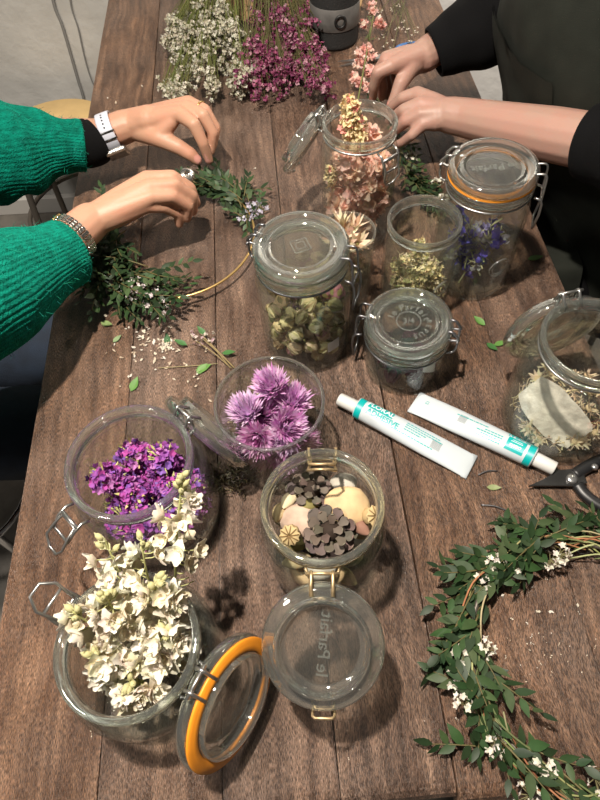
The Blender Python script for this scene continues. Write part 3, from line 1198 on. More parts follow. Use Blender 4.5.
def pinecone(rx, rz, rng):
    m = MB()
    m.ball((0, 0, -rz * .2), (rx * .5, rx * .5, rz * .6), 12, 8, col=(.035, .024, .018))
    n = 32
    for k in range(n):
        t = k / (n - 1)
        z = rz * (-.85 + 1.25 * t)
        rad = rx * (.62 * sqrt(max(.0, 1 - t ** 2.2)) + .06) * (1 if t > .3 else .75 + .25 * t / .3)
        a = k * 2.39996
        o = Vector((cos(a), sin(a), 0))
        up = -.25 + .95 * t
        d = (o + Vector((0, 0, up))).normalized()
        p = o * rad + Vector((0, 0, z))
        L = rx * (.72 - .28 * t)
        W = rx * (.84 - .42 * t)
        M_ = frame(p, d, (0, 0, 1))
        c1 = vary((.120, .092, .078), .25, rng)
        # a woody scale: upper and lower skin and a thick pale tip
        m.petal(M_, L, W, curl=-.45, cup=.18, tip=2.0, nl=6, nw=3, col=c1, base=.5)
        m.petal(M_ @ Matrix.Translation((0, 0, -rx * .07)), L * .97, W * .97, curl=-.3, cup=.18, tip=2.0, nl=6, nw=2, col=tuple(x * .5 for x in c1), base=.4)
        m.ball(M_ @ Vector((L * .93, 0, L * -.14)), (L * .07, W * .20, rx * .035), 8, 5, M_.to_3x3().to_4x4(), col=vary((.17, .135, .11), .2, rng))
    return m


def poppy_pod(r, rng):
    m = MB()
    col = (.42, .30, .15)
    m.lathe([(0, -r), (r * .5, -r * .85), (r * .88, -r * .35), (r * .9, .0), (r * .72, r * .45), (r * .5, r * .62), (0, r * .66)], 24, col=col, wob=lambda a, z: 1 + .05 * cos(a * 9))
    m.lathe([(0, r * .78), (r * .3, r * .76), (r * .98, r * .66), (r * 1.02, r * .6), (r * .4, r * .58)], 36, col=(.55, .42, .22), wob=lambda a, z: 1 + .09 * cos(a * 10))
    for k in range(10):
        a = 2 * pi * k / 10
        m.tube([(0, 0, r * .8), (r * .5 * cos(a), r * .5 * sin(a), r * .78), (r * cos(a), r * sin(a), r * .68)], r * .06, 5, col=(.25, .16, .07))
    m.tube([(0, 0, -r), (0, 0, -r * 1.6)], r * .13, 6, col=(.4, .3, .14))
    return m


def seed_pod(L, rng, col=(.50, .40, .22)):
    m = MB()
    rows = []
    for i in range(11):
        t = i / 10
        w = L * .26 * sin(pi * min(1, .03 + t * .94)) ** .75
        rows.append([Vector((L * (t - .5), w * cos(2 * pi * j / 14) * (1 + .12 * cos(2 * pi * j / 14 * 5)), w * .8 * sin(2 * pi * j / 14) + L * .08 * sin(pi * t))) for j in range(14)])
    m.grid(rows, True, col=vary(col, .2, rng))
    return m


def pebble(rx, ry, rz, seed):
    m = MB()
    m.ball((0, 0, 0), (rx, ry, rz), 28, 16, dis=lambda d: 1 + .10 * noise.noise(d * 1.4 + Vector((seed, 0, 0))) + .03 * noise.noise(d * 4 + Vector((seed, 3, 0))))
    return m


def rot_to(d, spin=0.0):
    return Vector((0, 0, 1)).rotation_difference(Vector(d).normalized()).to_matrix().to_4x4() @ Matrix.Rotation(spin, 4, 'Z')


def place(o, loc, d=(0, 0, 1), spin=0.0, sc=1.0):
    o.matrix_world = Matrix.Translation(loc) @ rot_to(d, spin) @ Matrix.Diagonal((sc, sc, sc, 1))
    return o


def copies(protos, n):
    """n linked copies cycling through finished things"""
    out = []
    for k in range(n):
        out.append(protos[k] if k < len(protos) else copy_tree(protos[k % len(protos)]))
    return out


JB = {}


def jar_at(key, px, py, h):
    p = at(px, py, h)
    JB[key] = (p.x, p.y)
    return JB[key]


def az(key, px, py, h):
    p = at(px, py, h)
    return math.atan2(p.y - JB[key][1], p.x - JB[key][0])


def build_jars():
    # --- peach hydrangea jar
    b = jar_at('A', 360, 121, .185)
    ha = az('A', 316, 116, .178)
    clip_jar('tall open clip-top jar full of peach hydrangea petals, lid hanging open beside it', b, .185, .0490, .0515, ha, radians(241), None, 'zinc_wire', 'open', latch_az=az('A', 402, 160, .17), latch_swing=-.1, emboss=None)
    rng = random.Random(11)
    pk = Pack(.0465, .008, 4)
    protos = []
    for k in range(3):
        t = thing('hydrangea_bloom', 'x', 'dried flower')
        hydrangea(.0190, 34, rng, (.95, .68, .56)).build('petals', 'soft_petal', t)
        protos.append(t)
    spots = [pk.drop(.0205, 60, .68) for _ in range(40)]
    spots = [p for p in spots if p.z < .152]
    for o, p in zip(copies(protos, len(spots)), spots):
        place(o, Vector((b[0] + p.x, b[1] + p.y, T + p.z)), rdir(rng), rng.uniform(0, 6))
        tag(o, 'peach hydrangea bloom packed inside the tall open jar', 'dried flower', 'peach hydrangea blooms in the tall jar')
    # cream sprig standing in the mouth and a smaller one lower against the glass
    tip = at(350, 101, .212)
    foot = Vector((b[0] - .004, b[1] - .002, T + .135))
    for (p0, p1, w, lab) in ((foot, tip, .0210, 'cream fluffy flower spike standing up out of the mouth of the peach jar'),
                             (at(332, 186, .10), at(330, 168, .125), .0088, 'small cream flower tuft pressed low against the side of the peach jar')):
        t = thing('celosia_spike', lab, 'dried flower', p0)
        m = MB()
        stem_to(m, (0, 0, 0), p1 - p0, .0012, (.5, .42, .2))
        m.build('stem', 'dry', t)
        m = MB()
        for k in range(300 if w > .009 else 60):
            q = rng.uniform(.30 if w > .009 else .2, 1)
            c = (p1 - p0) * q + rdir(rng) * w * rng.uniform(.4, 1) * (1.25 - .75 * q)
            floret(m, c, rdir(rng), .0055, (.80, .66, .40) if rng.random() < .85 else (.75, .30, .26), 4, .8, .8, rng, nl=2, nw=1)
        m.build('blossom', 'petal', t)

    # --- delphinium jar with the orange seal, closed
    b = jar_at('B', 492, 174, .170)
    clip_jar('tall closed clip-top jar with orange seal holding blue delphinium, beside the bare forearm', b, .170, .0540, .0555, az('B', 444, 160, .17), 0.0, 'orange_rubber', 'zinc_wire', 'closed', latch_az=az('B', 528, 182, .165), emboss=emboss_maker(.6), badge=(radians(-70), .062, .014))
    for k in range(16):
        a = rng.uniform(0, 6.28)
        a2 = a + pi + rng.uniform(-.7, .7)
        p0 = Vector((b[0] + .036 * cos(a), b[1] + .036 * sin(a), T + .012 + .003 * k))
        p1 = Vector((b[0] + .040 * cos(a2), b[1] + .040 * sin(a2), T + rng.uniform(.05, .115)))
        t = thing('delphinium_stem', 'dried blue delphinium stem lying inside the tall orange-sealed jar', 'dried flower', p0, 0, 'blue delphinium stems in the orange-sealed jar')
        m = MB()
        stem_to(m, (0, 0, 0), p1 - p0, .0013, (.44, .42, .24))
        m.build('stem', 'dry', t)
        m = MB()
        for q in range(9):
            c = (p1 - p0) * (.15 + .85 * q / 8) + rdir(rng) * .006
            if (c + p0 - Vector((b[0], b[1], 0))).xy.length > .043:
                continue
            floret(m, c, rdir(rng), .0095, rng.choice([(.10, .08, .44), (.15, .10, .48), (.30, .26, .52), (.42, .40, .42)]), 5, .8, .85, rng, nl=3, nw=2)
        m.build('florets', 'petal', t)
        m = MB()
        for q in range(14):
            c = (p1 - p0) * rng.uniform(.1, .9)
            d = rdir(rng)
            m.tube([c, c + d * .008, c + d * .014 + Vector((0, 0, .002))], .0005, 4, col=(.46, .44, .26))
        m.build('twigs', 'dry', t)

    # --- lidless jar with yellow-green flowers
    b = jar_at('C', 425, 219, .145)
    clip_jar('small lidless glass jar half full of yellow-green dried flowers', b, .145, .0455, .0465, 0, 0, wire=None, latch=None, lid=False, badge=(radians(-60), .062, .012))
    pk = Pack(.0415, .008, 2)
    protos = []
    for k in range(3):
        t = thing('yarrow_tuft', 'x', 'dried flower')
        m = MB()
        for q in range(110):
            d = rdir(rng)
            c = d * .015 * rng.uniform(.5, 1)
            if rng.random() < .55:
                m.tube([c * .3, c, c + rdir(rng) * .006], .0005, 4, col=vary((.62, .55, .32), .3, rng))
            else:
                floret(m, c, d, .0042, rng.choice([(.78, .66, .34), (.70, .60, .32), (.80, .72, .50), (.3, .3, .13)]), 5, .5, .7, rng, nl=2, nw=1)
        m.build('blossom', 'petal', t)
        protos.append(t)
    spots = [p for p in (pk.drop(.0155, 60, .7) for _ in range(34)) if p.z < .078]
    for o, p in zip(copies(protos, len(spots)), spots):
        place(o, Vector((b[0] + p.x, b[1] + p.y, T + p.z)), rdir(rng), rng.uniform(0, 6))
        tag(o, 'yellow-green dried flower tuft heaped inside the lidless jar', 'dried flower', 'yellow-green tufts in the lidless jar')

    # --- tumbler of straw stars
    b = jar_at('D', 347, 231, .118)
    tumbler('drinking_glass', 'narrow straight glass of pointed cream straw flowers, behind the rosebud jar', b, .118, .0365, .033)
    pk = Pack(.032, .010, 5)
    protos = []
    for k in range(3):
        t = thing('straw_flower', 'x', 'dried flower')
        straw_star(.0160, rng, (.80, .68, .48)).build('bracts', 'petal', t)
        protos.append(t)
    spots = [p for p in (pk.drop(.0140, 60, .85) for _ in range(30)) if p.z < .112]
    for o, p in zip(copies(protos, len(spots)), spots):
        up = p.z > .07
        place(o, Vector((b[0] + p.x * .8, b[1] + p.y * .8, T + p.z)), Vector((p.x * 14, p.y * 14 - .25, 1)) if up else rdir(rng), rng.uniform(0, 6))
        tag(o, 'pointed cream straw flower with pinkish centre in the narrow glass', 'dried flower', 'cream straw flowers in the narrow glass')

    for k in range(7):
        a = k * .9
        o = copy_tree(protos[k % 3])
        r_ = .021 if k else 0
        place(o, Vector((b[0] + r_ * cos(a), b[1] + r_ * sin(a), T + .112 + .002 * (k % 3))), Vector((.6 * cos(a), .6 * sin(a) - .2, 1)), rng.uniform(0, 6), 1.12)

    # --- rosebud jar, closed
    b = jar_at('E', 301, 251, .165)
    clip_jar('closed clip-top jar of pale rosebuds with a small white sticker, clear seal', b, .163, .0555, .0575, az('E', 247, 238, .16), 0.0, 'clear_rubber', 'dark_wire', 'closed', latch_az=az('E', 351, 268, .155), emboss=emboss_diamond)
    pk = Pack(.0525, .008, 6)
    protos = []
    for k in range(8):
        t = thing('rosebud', 'x', 'dried flower')
        col = [(.80, .70, .40), (.74, .65, .36), (.82, .74, .48), (.78, .58, .34), (.70, .62, .34), (.80, .68, .46), (.46, .20, .24), (.30, .29, .13)][k]
        rosebud(.0098, rng, col, (.24, .22, .08)).build('petals', 'petal', t)
        protos.append(t)
    spots = [p for p in (pk.drop(.0098, 50, .85) for _ in range(150)) if p.z < .092]
    names = ['pale cream rosebud among many in the closed rosebud jar', 'dusky pink rosebud among the pale ones in the closed rosebud jar', 'olive green rosebud among the pale ones in the closed rosebud jar']
    gr = ['pale rosebuds in the closed jar', 'dusky pink rosebuds in the closed jar', 'olive rosebuds in the closed jar']
    for k, (o, p) in enumerate(zip(copies(protos, len(spots)), spots)):
        place(o, Vector((b[0] + p.x, b[1] + p.y, T + p.z)), rdir(rng), rng.uniform(0, 6), rng.uniform(.85, 1.1))
        i = 1 if k % 8 == 6 else 2 if k % 8 == 7 else 0
        tag(o, names[i], 'dried flower', gr[i])
    m = MB()
    a = -1.02
    for (z0, z1) in ((.040, .058),):
        rows = []
        for i in range(6):
            aa = a + .30 * i / 5 - .15
            rows.append([(.0581 * cos(aa), .0581 * sin(aa), z0), (.0581 * cos(aa), .0581 * sin(aa), z1)])
        rows2 = [[(x * 1.008, y * 1.008, z) for (x, y, z) in r] for r in rows]
        m.grid(rows)
        m.grid(rows2, flip=True)
    jar = [o for o in bpy.data.objects if o.get('label', '').startswith('closed clip-top jar of pale')][0]
    m.build('sticker', 'white_paper', jar)

    # --- little jar in the middle, closed
    b = jar_at('F', 408, 326, .080)
    clip_jar('small squat closed clip-top jar of dark petals with embossed lid, behind the adhesive tubes', b, .079, .0530, .0505, az('F', 455, 336, .078), 0.0, 'clear_rubber', 'dark_wire', 'closed', latch_az=az('F', 361, 318, .078), emboss=emboss_ring, sh=.012)
    pk = Pack(.0455, .008, 9)
    spots = [pk.drop(.0118, 60, .7) for _ in range(11)]
    protos = []
    for k in range(3):
        t = thing('dark_rosebud', 'x', 'dried flower')
        rosebud(.0115, rng, [(.10, .012, .035), (.07, .01, .03), (.02, .05, .045)][k], (.05, .07, .03)).build('petals', 'petal', t)
        protos.append(t)
    for k, (o, p) in enumerate(zip(copies(protos, len(spots)), spots)):
        place(o, Vector((b[0] + p.x, b[1] + p.y, T + p.z)), rdir(rng), rng.uniform(0, 6))
        tag(o, 'dark blue-green bud in the small squat jar' if k % 3 == 2 else 'dark wine red bud in the small squat jar', 'dried flower', 'blue-green buds in the squat jar' if k % 3 == 2 else 'wine red buds in the squat jar')
    m = MB()
    for s_ in (0, .0006):
        m.grid([[Vector((x * .014 - .007 + s_, y * .02 - .01, .006 * sin(x * 2) + s_)) for y in (0, 1)] for x in (0, .35, .7, 1)], flip=bool(s_))
    o = m.build('paper_slip', 'white_paper')
    tag(o, 'small white paper slip inside the squat jar of dark petals', 'paper')
    place(o, Vector((b[0] + .024, b[1] - .026, T + .034)), (.5, -.7, .4), .2)

    # --- wide open jar at the edge with straw and a white pod
    b = jar_at('G', 599, 339, .158)
    clip_jar('big open clip-top jar of cream straw and daisies, lid tipped back behind it', b, .158, .0560, .0640, az('G', 572, 296, .158), radians(264), None, 'zinc_wire', 'open', latch_az=-.6, latch_swing=.5, sh=.04)
    m = MB()
    for k in range(420):
        a = rng.uniform(0, 6.28)
        r = .053 * sqrt(rng.random())
        side = .6 + .8 * max(0, cos(a - .5))
        z = .010 + .026 * rng.random() * side
        c = Vector((r * cos(a), r * sin(a), z))
        d = rdir(rng)
        d.z *= .5
        e = c + d * rng.uniform(.008, .018)
        if e.xy.length > .054 or e.z < .009:
            continue
        mid = (c + e) / 2 + rdir(rng) * .004
        if mid.z < .009 or mid.xy.length > .054:
            continue
        m.tube(spline([c, mid, e], 3), .0006, 4, col=vary(rng.choice([(.62, .50, .31), (.70, .60, .42), (.45, .33, .19)]), .2, rng))
    o = m.build('dried_straw', 'dry', loc=(b[0], b[1], T))
    tag(o, 'tangle of cream dried straw in the bottom of the big open jar', 'dried straw', kind='stuff')
    protos = []
    for k in range(3):
        t = thing('daisy_head', 'x', 'dried flower')
        m = MB()
        floret(m, (0, 0, 0), (0, 0, 1), .012, (.72, .60, .42), 12, .6, .32, rng, nl=3, nw=1, ctr=(.55, .4, .2))
        m.ball((0, 0, .001), (.005, .005, .003), 10, 6, col=(.62, .49, .3))
        m.build('petals', 'petal', t)
        protos.append(t)
    sp = []
    for k in range(22):
        a = rng.uniform(-.9, 2.4) if k < 12 else rng.uniform(-2.8, -.4)
        r = rng.uniform(.025, .045) if k < 12 else rng.uniform(.038, .048)
        sp.append(Vector((r * cos(a), r * sin(a), rng.uniform(.036, .056) if k < 12 else rng.uniform(.014, .026))))
    for o, p in zip(copies(protos, len(sp)), sp):
        place(o, Vector((b[0] + p.x, b[1] + p.y, T + p.z)), Vector((p.x * 12, p.y * 12, .6)) + rdir(rng) * .4, rng.uniform(0, 6))
        tag(o, 'cream dried daisy head in the big open jar of straw', 'dried flower', 'cream daisies in the big open jar')
    # thin whitish pod: a bent oblong sheet with thickness, standing against the glass
    m = MB()
    for s_ in (0, 1):
        rows = []
        for i in range(13):
            u = i / 12
            row = []
            for j in range(11):
                v = j / 10
                n_ = 1 + .05 * noise.noise(Vector((u * 5, v * 5, 1)))
                x = (u - .5) * .082 * n_
                y = (v - .5) * .052 * (1 - .35 * abs(2 * u - 1) ** 3) * n_
                row.append(Vector((x, y, -.010 * cos((v - .5) * 2) - .006 * (2 * u - 1) ** 2 + .0015 * s_ + .0012 * noise.noise(Vector((u * 9, v * 9, 3))))))
            rows.append(row)
        m.grid(rows, flip=bool(s_))
    o = m.build('honesty_pod', 'pod_membrane')
    tag(o, 'whitish papery pod sheet standing against the glass in the big open jar', 'seed pod')
    p = Vector((b[0] - .020, b[1] - .022, T + .050))
    zz = Vector((-.50, -.62, .62)).normalized()
    xx = Vector((.62, -.55, -.42))
    xx = (xx - zz * xx.dot(zz)).normalized()
    yy = zz.cross(xx)
    M_ = Matrix((xx, yy, zz)).transposed().to_4x4()
    M_.translation = p
    o.matrix_world = M_

    # --- glass of purple globes
    b = jar_at('H', 269, 401, .112)
    tumbler('drinking_glass', 'wide straight glass full of pink-purple everlasting flowers, between the open jars', b, .112, .0590, .0545, .0024)
    pk = Pack(.051, .0095, 8)
    protos = []
    for k in range(4):
        t = thing('everlasting_flower', 'x', 'dried flower')
        pompom(.0205, rng, [(.56, .20, .50), (.60, .27, .57), (.55, .18, .45), (.68, .46, .70)][k], (.86, .68, .84)).build('petals', 'petal', t)
        m = MB()
        m.ball((0, 0, -.0095), (.006, .006, .005), 8, 6, col=(.45, .16, .24))
        m.tube([(0, 0, -.012), (.001, 0, -.017)], .001, 5, col=(.3, .26, .12))
        m.build('calyx', 'dry', t)
        protos.append(t)
    spots = [p for p in (pk.drop(.0190, 60, .68) for _ in range(46)) if p.z < .098]
    for o, p in zip(copies(protos, len(spots)), spots):
        top = p.z > .062
        d = Vector((p.x * 14, p.y * 14 - .3, 1)) if top else Vector((p.x * 40, p.y * 40, .5))
        place(o, Vector((b[0] + p.x, b[1] + p.y, T + p.z)), d + rdir(rng) * .35, rng.uniform(0, 6))
        tag(o, 'pink-purple everlasting flower head in the wide straight glass', 'dried flower', 'purple everlasting flowers in the wide glass')
    for k in range(5):
        a = 1.0 + k * .5
        t = thing('filler_sprig', 'wispy cream sprig tucked between purple flowers and the glass wall', 'dried flower', (b[0] + .040 * cos(a), b[1] + .040 * sin(a), T + .066), 0, 'wispy sprigs in the wide glass')
        m = MB()
        for q in range(26):
            d = rdir(rng, .0)
            c = d * rng.uniform(.006, .014)
            c.x -= .004 * cos(a)
            m.tube([(0, 0, 0), c], .0004, 4, col=(.38, .34, .18))
            floret(m, c, d, .0026, (.62, .54, .38), 4, .5, .7, rng, nl=2, nw=1)
        m.build('twigs', 'dry', t)

    # --- statice jar
    b = jar_at('I', 128, 459, .135)
    ha = az('I', 184, 413, .135)
    clip_jar('open clip-top jar of bright purple statice with its lid hanging at the back', b, .135, .0632, .0715, ha, radians(251), None, 'zinc_wire', 'open', latch_az=az('I', 78, 512, .12), latch_swing=.75, sh=.02, lid_k=.92)
    pk = Pack(.062, .008, 3)
    protos = []
    for k in range(4):
        t = thing('statice_sprig', 'x', 'dried flower')
        m = MB()
        for q in range(80):
            d = rdir(rng, -.2)
            c = d * .018 * rng.uniform(.55, 1.05)
            c.z *= .7
            floret(m, c, d + rdir(rng) * .4, .0054, rng.choice([(.42, .11, .42), (.33, .10, .40), (.54, .22, .52), (.27, .13, .47), (.46, .08, .36)]), 5, .6, 1.0, rng, nl=2, nw=2)
        m.build('florets', 'petal', t)
        m = MB()
        for q in range(9):
            d = rdir(rng, -.3)
            m.tube([(0, 0, -.006), d * .010, d * .0195], .0008, 5, col=vary((.42, .40, .16), .2, rng))
            m.petal(frame(d * .012, d, (0, 0, 1)), .010, .003, col=vary((.50, .47, .20), .2, rng), nl=2, nw=1, point=True)
        m.build('stem', 'dry', t)
        protos.append(t)
    spots = [p for p in (pk.drop(.0180, 60, .60) for _ in range(70)) if p.z < .083]
    for o, p in zip(copies(protos, len(spots)), spots):
        place(o, Vector((b[0] + p.x, b[1] + p.y, T + p.z)), Vector((0, 0, 1)) + rdir(rng) * .5, rng.uniform(0, 6))
        tag(o, 'bright purple statice sprig heaped inside the open jar', 'dried flower', 'purple statice sprigs in the open jar')

    # --- pinecone jar
    b = jar_at('J', 322, 503, .150)
    clip_jar('open clip-top jar of pinecones, stones and poppy pods, lid folded out flat in front', b, .150, .0555, .0600, az('J', 322, 590, .150), radians(206), None, 'brassy_wire', 'open', latch_az=az('J', 322, 440, .150), latch_swing=-2.6, lid_k=.92, emboss=emboss_maker(radians(6)))
    zt = .092
    hard = []

    def put(o, px, py, z, d=(0, 0, 1), spin=0.0, sc=1.0):
        p = at(px, py, z)
        hard.append((p.x - b[0], p.y - b[1], z))
        place(o, p, d, spin, sc)
    t = thing('pinecone', 'small dark pinecone further back among the stones in the jar', 'pinecone')
    pinecone(.0200, .020, rng).build('scales', 'dry', t)
    put(t, 311, 489, .104, (.15, .1, 1))
    t2 = copy_tree(t)
    tag(t2, 'small dark pinecone nearest the folded lid, tipped toward the front of the jar', 'pinecone')
    put(t2, 331, 531, .108, (.1, -.35, 1), 1.0, 1.08)
    o = pebble(.0235, .0205, .012, 3).build('pebble', 'stone_tan')
    tag(o, 'large flat tan stone between two pinecones in the jar', 'stone')
    put(o, 347, 507, .100, (.05, -.25, 1))
    o = pebble(.019, .016, .010, 9).build('pebble', 'stone_pink')
    tag(o, 'rounded pinkish stone beside the front pinecone in the jar', 'stone')
    put(o, 299, 521, .096, (-.1, -.3, 1))
    o = pebble(.014, .012, .007, 5).build('pebble', 'stone_grey')
    tag(o, 'pale flat stone at the back of the jar behind the tan stone', 'stone')
    put(o, 343, 484, .096)
    for (px, py, z, d, lab) in ((371, 516, .104, (.5, -.3, .7), 'dried poppy pod standing by the tan stone in the jar'), (291, 534, .104, (-.2, -.5, .8), 'dried poppy pod by the pinkish stone in the jar')):
        t = thing('poppy_pod', lab, 'seed pod')
        poppy_pod(.0095, rng).build('pod', 'dry', t)
        put(t, px, py, z, d)
    for (px, py, z, a, lab) in ((280, 512, .094, 1.2, 'beige ribbed seed pod against the glass in the pinecone jar'), (290, 500, .098, .9, 'cream open seed pod next to the back pinecone'), (309, 506, .098, .3, 'olive seed pod tucked under the back pinecone'), (360, 527, .094, 2.2, 'reddish brown husk piece beside the front pinecone')):
        col = {280: (.42, .35, .18), 290: (.60, .50, .30), 309: (.22, .20, .08), 360: (.28, .15, .11)}[px]
        o = seed_pod(.026, rng, col).build('seed_pod', 'dry')
        tag(o, lab, 'seed pod')
        p = at(px, py, z)
        o.matrix_world = Matrix.Translation(p) @ Matrix.Rotation(a, 4, 'Z') @ Matrix.Rotation(.3, 4, 'Y')
    pk = Pack(.053, .008, 21)
    spots = [p for p in (pk.drop(.0155, 60, .75) for _ in range(40)) if p.z < .080]
    protos = []
    for k in range(5):
        if k < 3:
            t = thing('seed_pod', 'x', 'seed pod')
            seed_pod(.031, rng, [(.48, .38, .2), (.36, .28, .14), (.55, .47, .3)][k]).build('husk', 'dry', t)
        else:
            t = thing('pebble', 'x', 'stone')
            pebble(.0155, .013, .010, k).build('stone', ['stone_tan', 'stone_grey'][k - 3], t)
        protos.append(t)
    for k, (o, p) in enumerate(zip(copies(protos, len(spots)), spots)):
        place(o, Vector((b[0] + p.x, b[1] + p.y, T + p.z)), Vector((0, 0, 1)) + rdir(rng) * .6, rng.uniform(0, 6))
        if k % 5 < 3:
            tag(o, 'dried husk in the lower layers of the pinecone jar', 'seed pod', 'husks low in the pinecone jar')
        else:
            tag(o, 'pebble in the lower layers of the pinecone jar', 'stone', 'pebbles low in the pinecone jar')

    # --- white delphinium jar
    b = jar_at('K', 126, 643, .135)
    ha = az('K', 196, 682, .135)
    clip_jar('open clip-top jar of tall white delphinium with orange-sealed lid hanging down', b, .135, .0605, .0690, ha, radians(253), 'orange_rubber', 'zinc_wire', 'open', latch_az=az('K', 57, 604, .12), latch_swing=2.4, sh=.022, lid_k=.97)
    stems = [  # foot offset, tip px, tip height, florets, flower size
        ((.016, .006), (183, 474), .215, 34, .0140, 'tallest white delphinium stem with pale buds at the tip, leaning over the purple jar'),
        ((.002, .012), (104, 538), .185, 20, .0140, 'white delphinium stem ending in round closed buds, beside the tallest one'),
        ((.010, .014), (141, 540), .180, 24, .0140, 'white delphinium stem with a bent bud tip, in the middle of the bunch'),
        ((-.012, .004), (73, 612), .160, 26, .0150, 'white delphinium stem leaning out over the latch side of the jar'),
        ((-.006, -.004), (104, 592), .168, 32, .0155, 'white delphinium stem full of open flowers, above the jar centre'),
        ((.016, .000), (157, 578), .172, 32, .0155, 'white delphinium stem full of open flowers, leaning to the hinge side'),
        ((.018, -.012), (165, 630), .132, 28, .0155, 'short white delphinium stem near the hanging lid'),
        ((-.010, -.018), (92, 655), .125, 26, .0155, 'short white delphinium stem against the front glass of the jar'),
        ((.002, -.020), (128, 684), .108, 26, .0155, 'lowest white delphinium stem, drooping at the front of the jar'),
    ]
    protos_f = []
    for k in range(6):
        m = MB()
        for q in range(2):
            floret(m, (0, 0, .0012 * q), (0, 0, 1), .0152 - .0050 * q, [(.84, .79, .65), (.86, .82, .71), (.83, .76, .58)][k % 3], 6 + q, .9, .82 - .25 * q, rng, cup=.35, nl=4, nw=3, var=.12, tip=.65 + .12 * (k % 3))
        protos_f.append(m)
    fmesh = []
    for k, m in enumerate(protos_f):
        o = m.build('floret', 'petal')
        fmesh.append(o.data)
        bpy.data.objects.remove(o)
    mb = MB()
    bud(mb, (0, 0, 0), (0, 0, 1), .0027, (.66, .62, .36), rng)
    for k in range(3):
        a = k * 2.1
        mb.petal(frame((0, 0, -.006), (cos(a) * .3, sin(a) * .3, 1), (-cos(a), -sin(a), 0)), .0115, .0055, curl=.7, cup=-.2, nl=3, nw=2, col=vary((.74, .69, .46), .1, rng), point=True)
    o = mb.build('bud', 'petal')
    bmesh_ = o.data
    bpy.data.objects.remove(o)
    for (off, tp, th, nf, fs, lab) in stems:
        p0 = Vector((b[0] + off[0], b[1] + off[1], T + .010))
        p1 = at(tp[0], tp[1], th)
        t = thing('delphinium_stem', lab, 'dried flower', p0)
        v = p1 - p0
        ctrl = [Vector((0, 0, 0)), v * .35 + Vector((0, 0, .022)), v * .7 + Vector((0, 0, .018)), v]
        pts = [Vector(p) for p in spline(ctrl, 8)]
        m = MB()
        m.tube(pts, [.0016 - .0009 * i / len(pts) for i in range(len(pts))], 6, col=(.40, .40, .17))
        nb = 7 if nf > 30 else 5
        m2 = []
        s0 = .36
        for k in range(nf):
            u = s0 + (1 - s0) * k / (nf - 1)
            i = min(len(pts) - 2, int(u * (len(pts) - 1)))
            p = pts[i].lerp(pts[i + 1], u * (len(pts) - 1) - i)
            ax = (pts[i + 1] - pts[i]).normalized()
            side = rdir(rng)
            side = (side - ax * side.dot(ax)).normalized()
            isbud = k >= nf - nb
            out = side * (rng.uniform(.003, .006) if isbud else rng.uniform(.008, .018) * (1 - .9 * max(0, u - .45)))
            m.tube([p, p + out * .6, p + out + ax * .002], .0006, 4, col=(.42, .42, .19))
            d = side + ax * (1.2 if isbud else .3) + rdir(rng) * .35
            w = p + out + ax * .002
            # keep the lower flowers inside the mouth
            wz = w + p0 - Vector((b[0], b[1], T))
            if wz.z < .140 and wz.xy.length > .041:
                w = w - Vector((wz.x, wz.y, 0)) * (1 - .041 / wz.xy.length)
            if wz.z < .02:
                continue
            f_ = bpy.data.objects.new('bud' if isbud else 'floret', bmesh_ if isbud else rng.choice(fmesh))
            link(f_, t)
            sc = (rng.uniform(.85, 1.15) if isbud else rng.uniform(.85, 1.2) * (fs / .0150) * (1 - .75 * max(0, u - .5)))
            f_.matrix_local = Matrix.Translation(w) @ rot_to(d, rng.uniform(0, 6)) @ Matrix.Diagonal((sc, sc, sc, 1))
        m.build('stem', 'dry', t)


# ------------------------------------------------------------------ wreaths
def wreath_parts(t, cx, rad, arcs, n, rng, z, L=(.045, .075), leaf=(.021, .0085), out_bias=.35, flowers=14, fl_col=(.78, .74, .64), lift=.018, fl_arcs=None, flower_rad=.013, inward=.010):
    sprigs = []
    for k in range(6):
        o = leaf_sprig(rng.uniform(*L), rng.choice((8, 9, 10, 11)), leaf[0], leaf[1], rng, bend=rng.uniform(-.6, .8)).build('leaf_sprig', 'leaf')
        sprigs.append(o.data)
        bpy.data.objects.remove(o)
    for k in range(n):
        a0, a1 = rng.choice(arcs)
        a = rng.uniform(a0, a1)
        rr = rad + rng.uniform(-inward, .010)
        p = Vector((rr * cos(a), rr * sin(a), z + rng.uniform(-.003, lift)))
        tang = Vector((-sin(a), cos(a), 0)) * rng.choice((1, 1, 1, -1))
        o_ = Vector((cos(a), sin(a), 0))
        d = tang + o_ * rng.gauss(out_bias * .4, .48) + Vector((0, 0, rng.uniform(-.05, .28)))
        o = bpy.data.objects.new('leaf_sprig', sprigs[k % 6])
        link(o, t)
        o.matrix_local = frame(p, d, (rng.uniform(-.7, .7), rng.uniform(-.7, .7), 1))
    fl = []
    for k in range(4):
        o = blossom_cluster(flower_rad, 15, .0038, fl_col, rng).build('blossom_cluster', 'petal')
        fl.append(o.data)
        bpy.data.objects.remove(o)
    for k in range(flowers):
        a0, a1 = rng.choice(fl_arcs or arcs)
        a = rng.uniform(a0, a1)
        rr = rad + rng.uniform(-.022, .026)
        o = bpy.data.objects.new('blossom_cluster', fl[k % 4])
        link(o, t)
        o.matrix_local = Matrix.Translation((rr * cos(a), rr * sin(a), z + rng.uniform(.008, .018))) @ rot_to(Vector((0, 0, 1)) + rdir(rng) * .9, rng.uniform(0, 6))


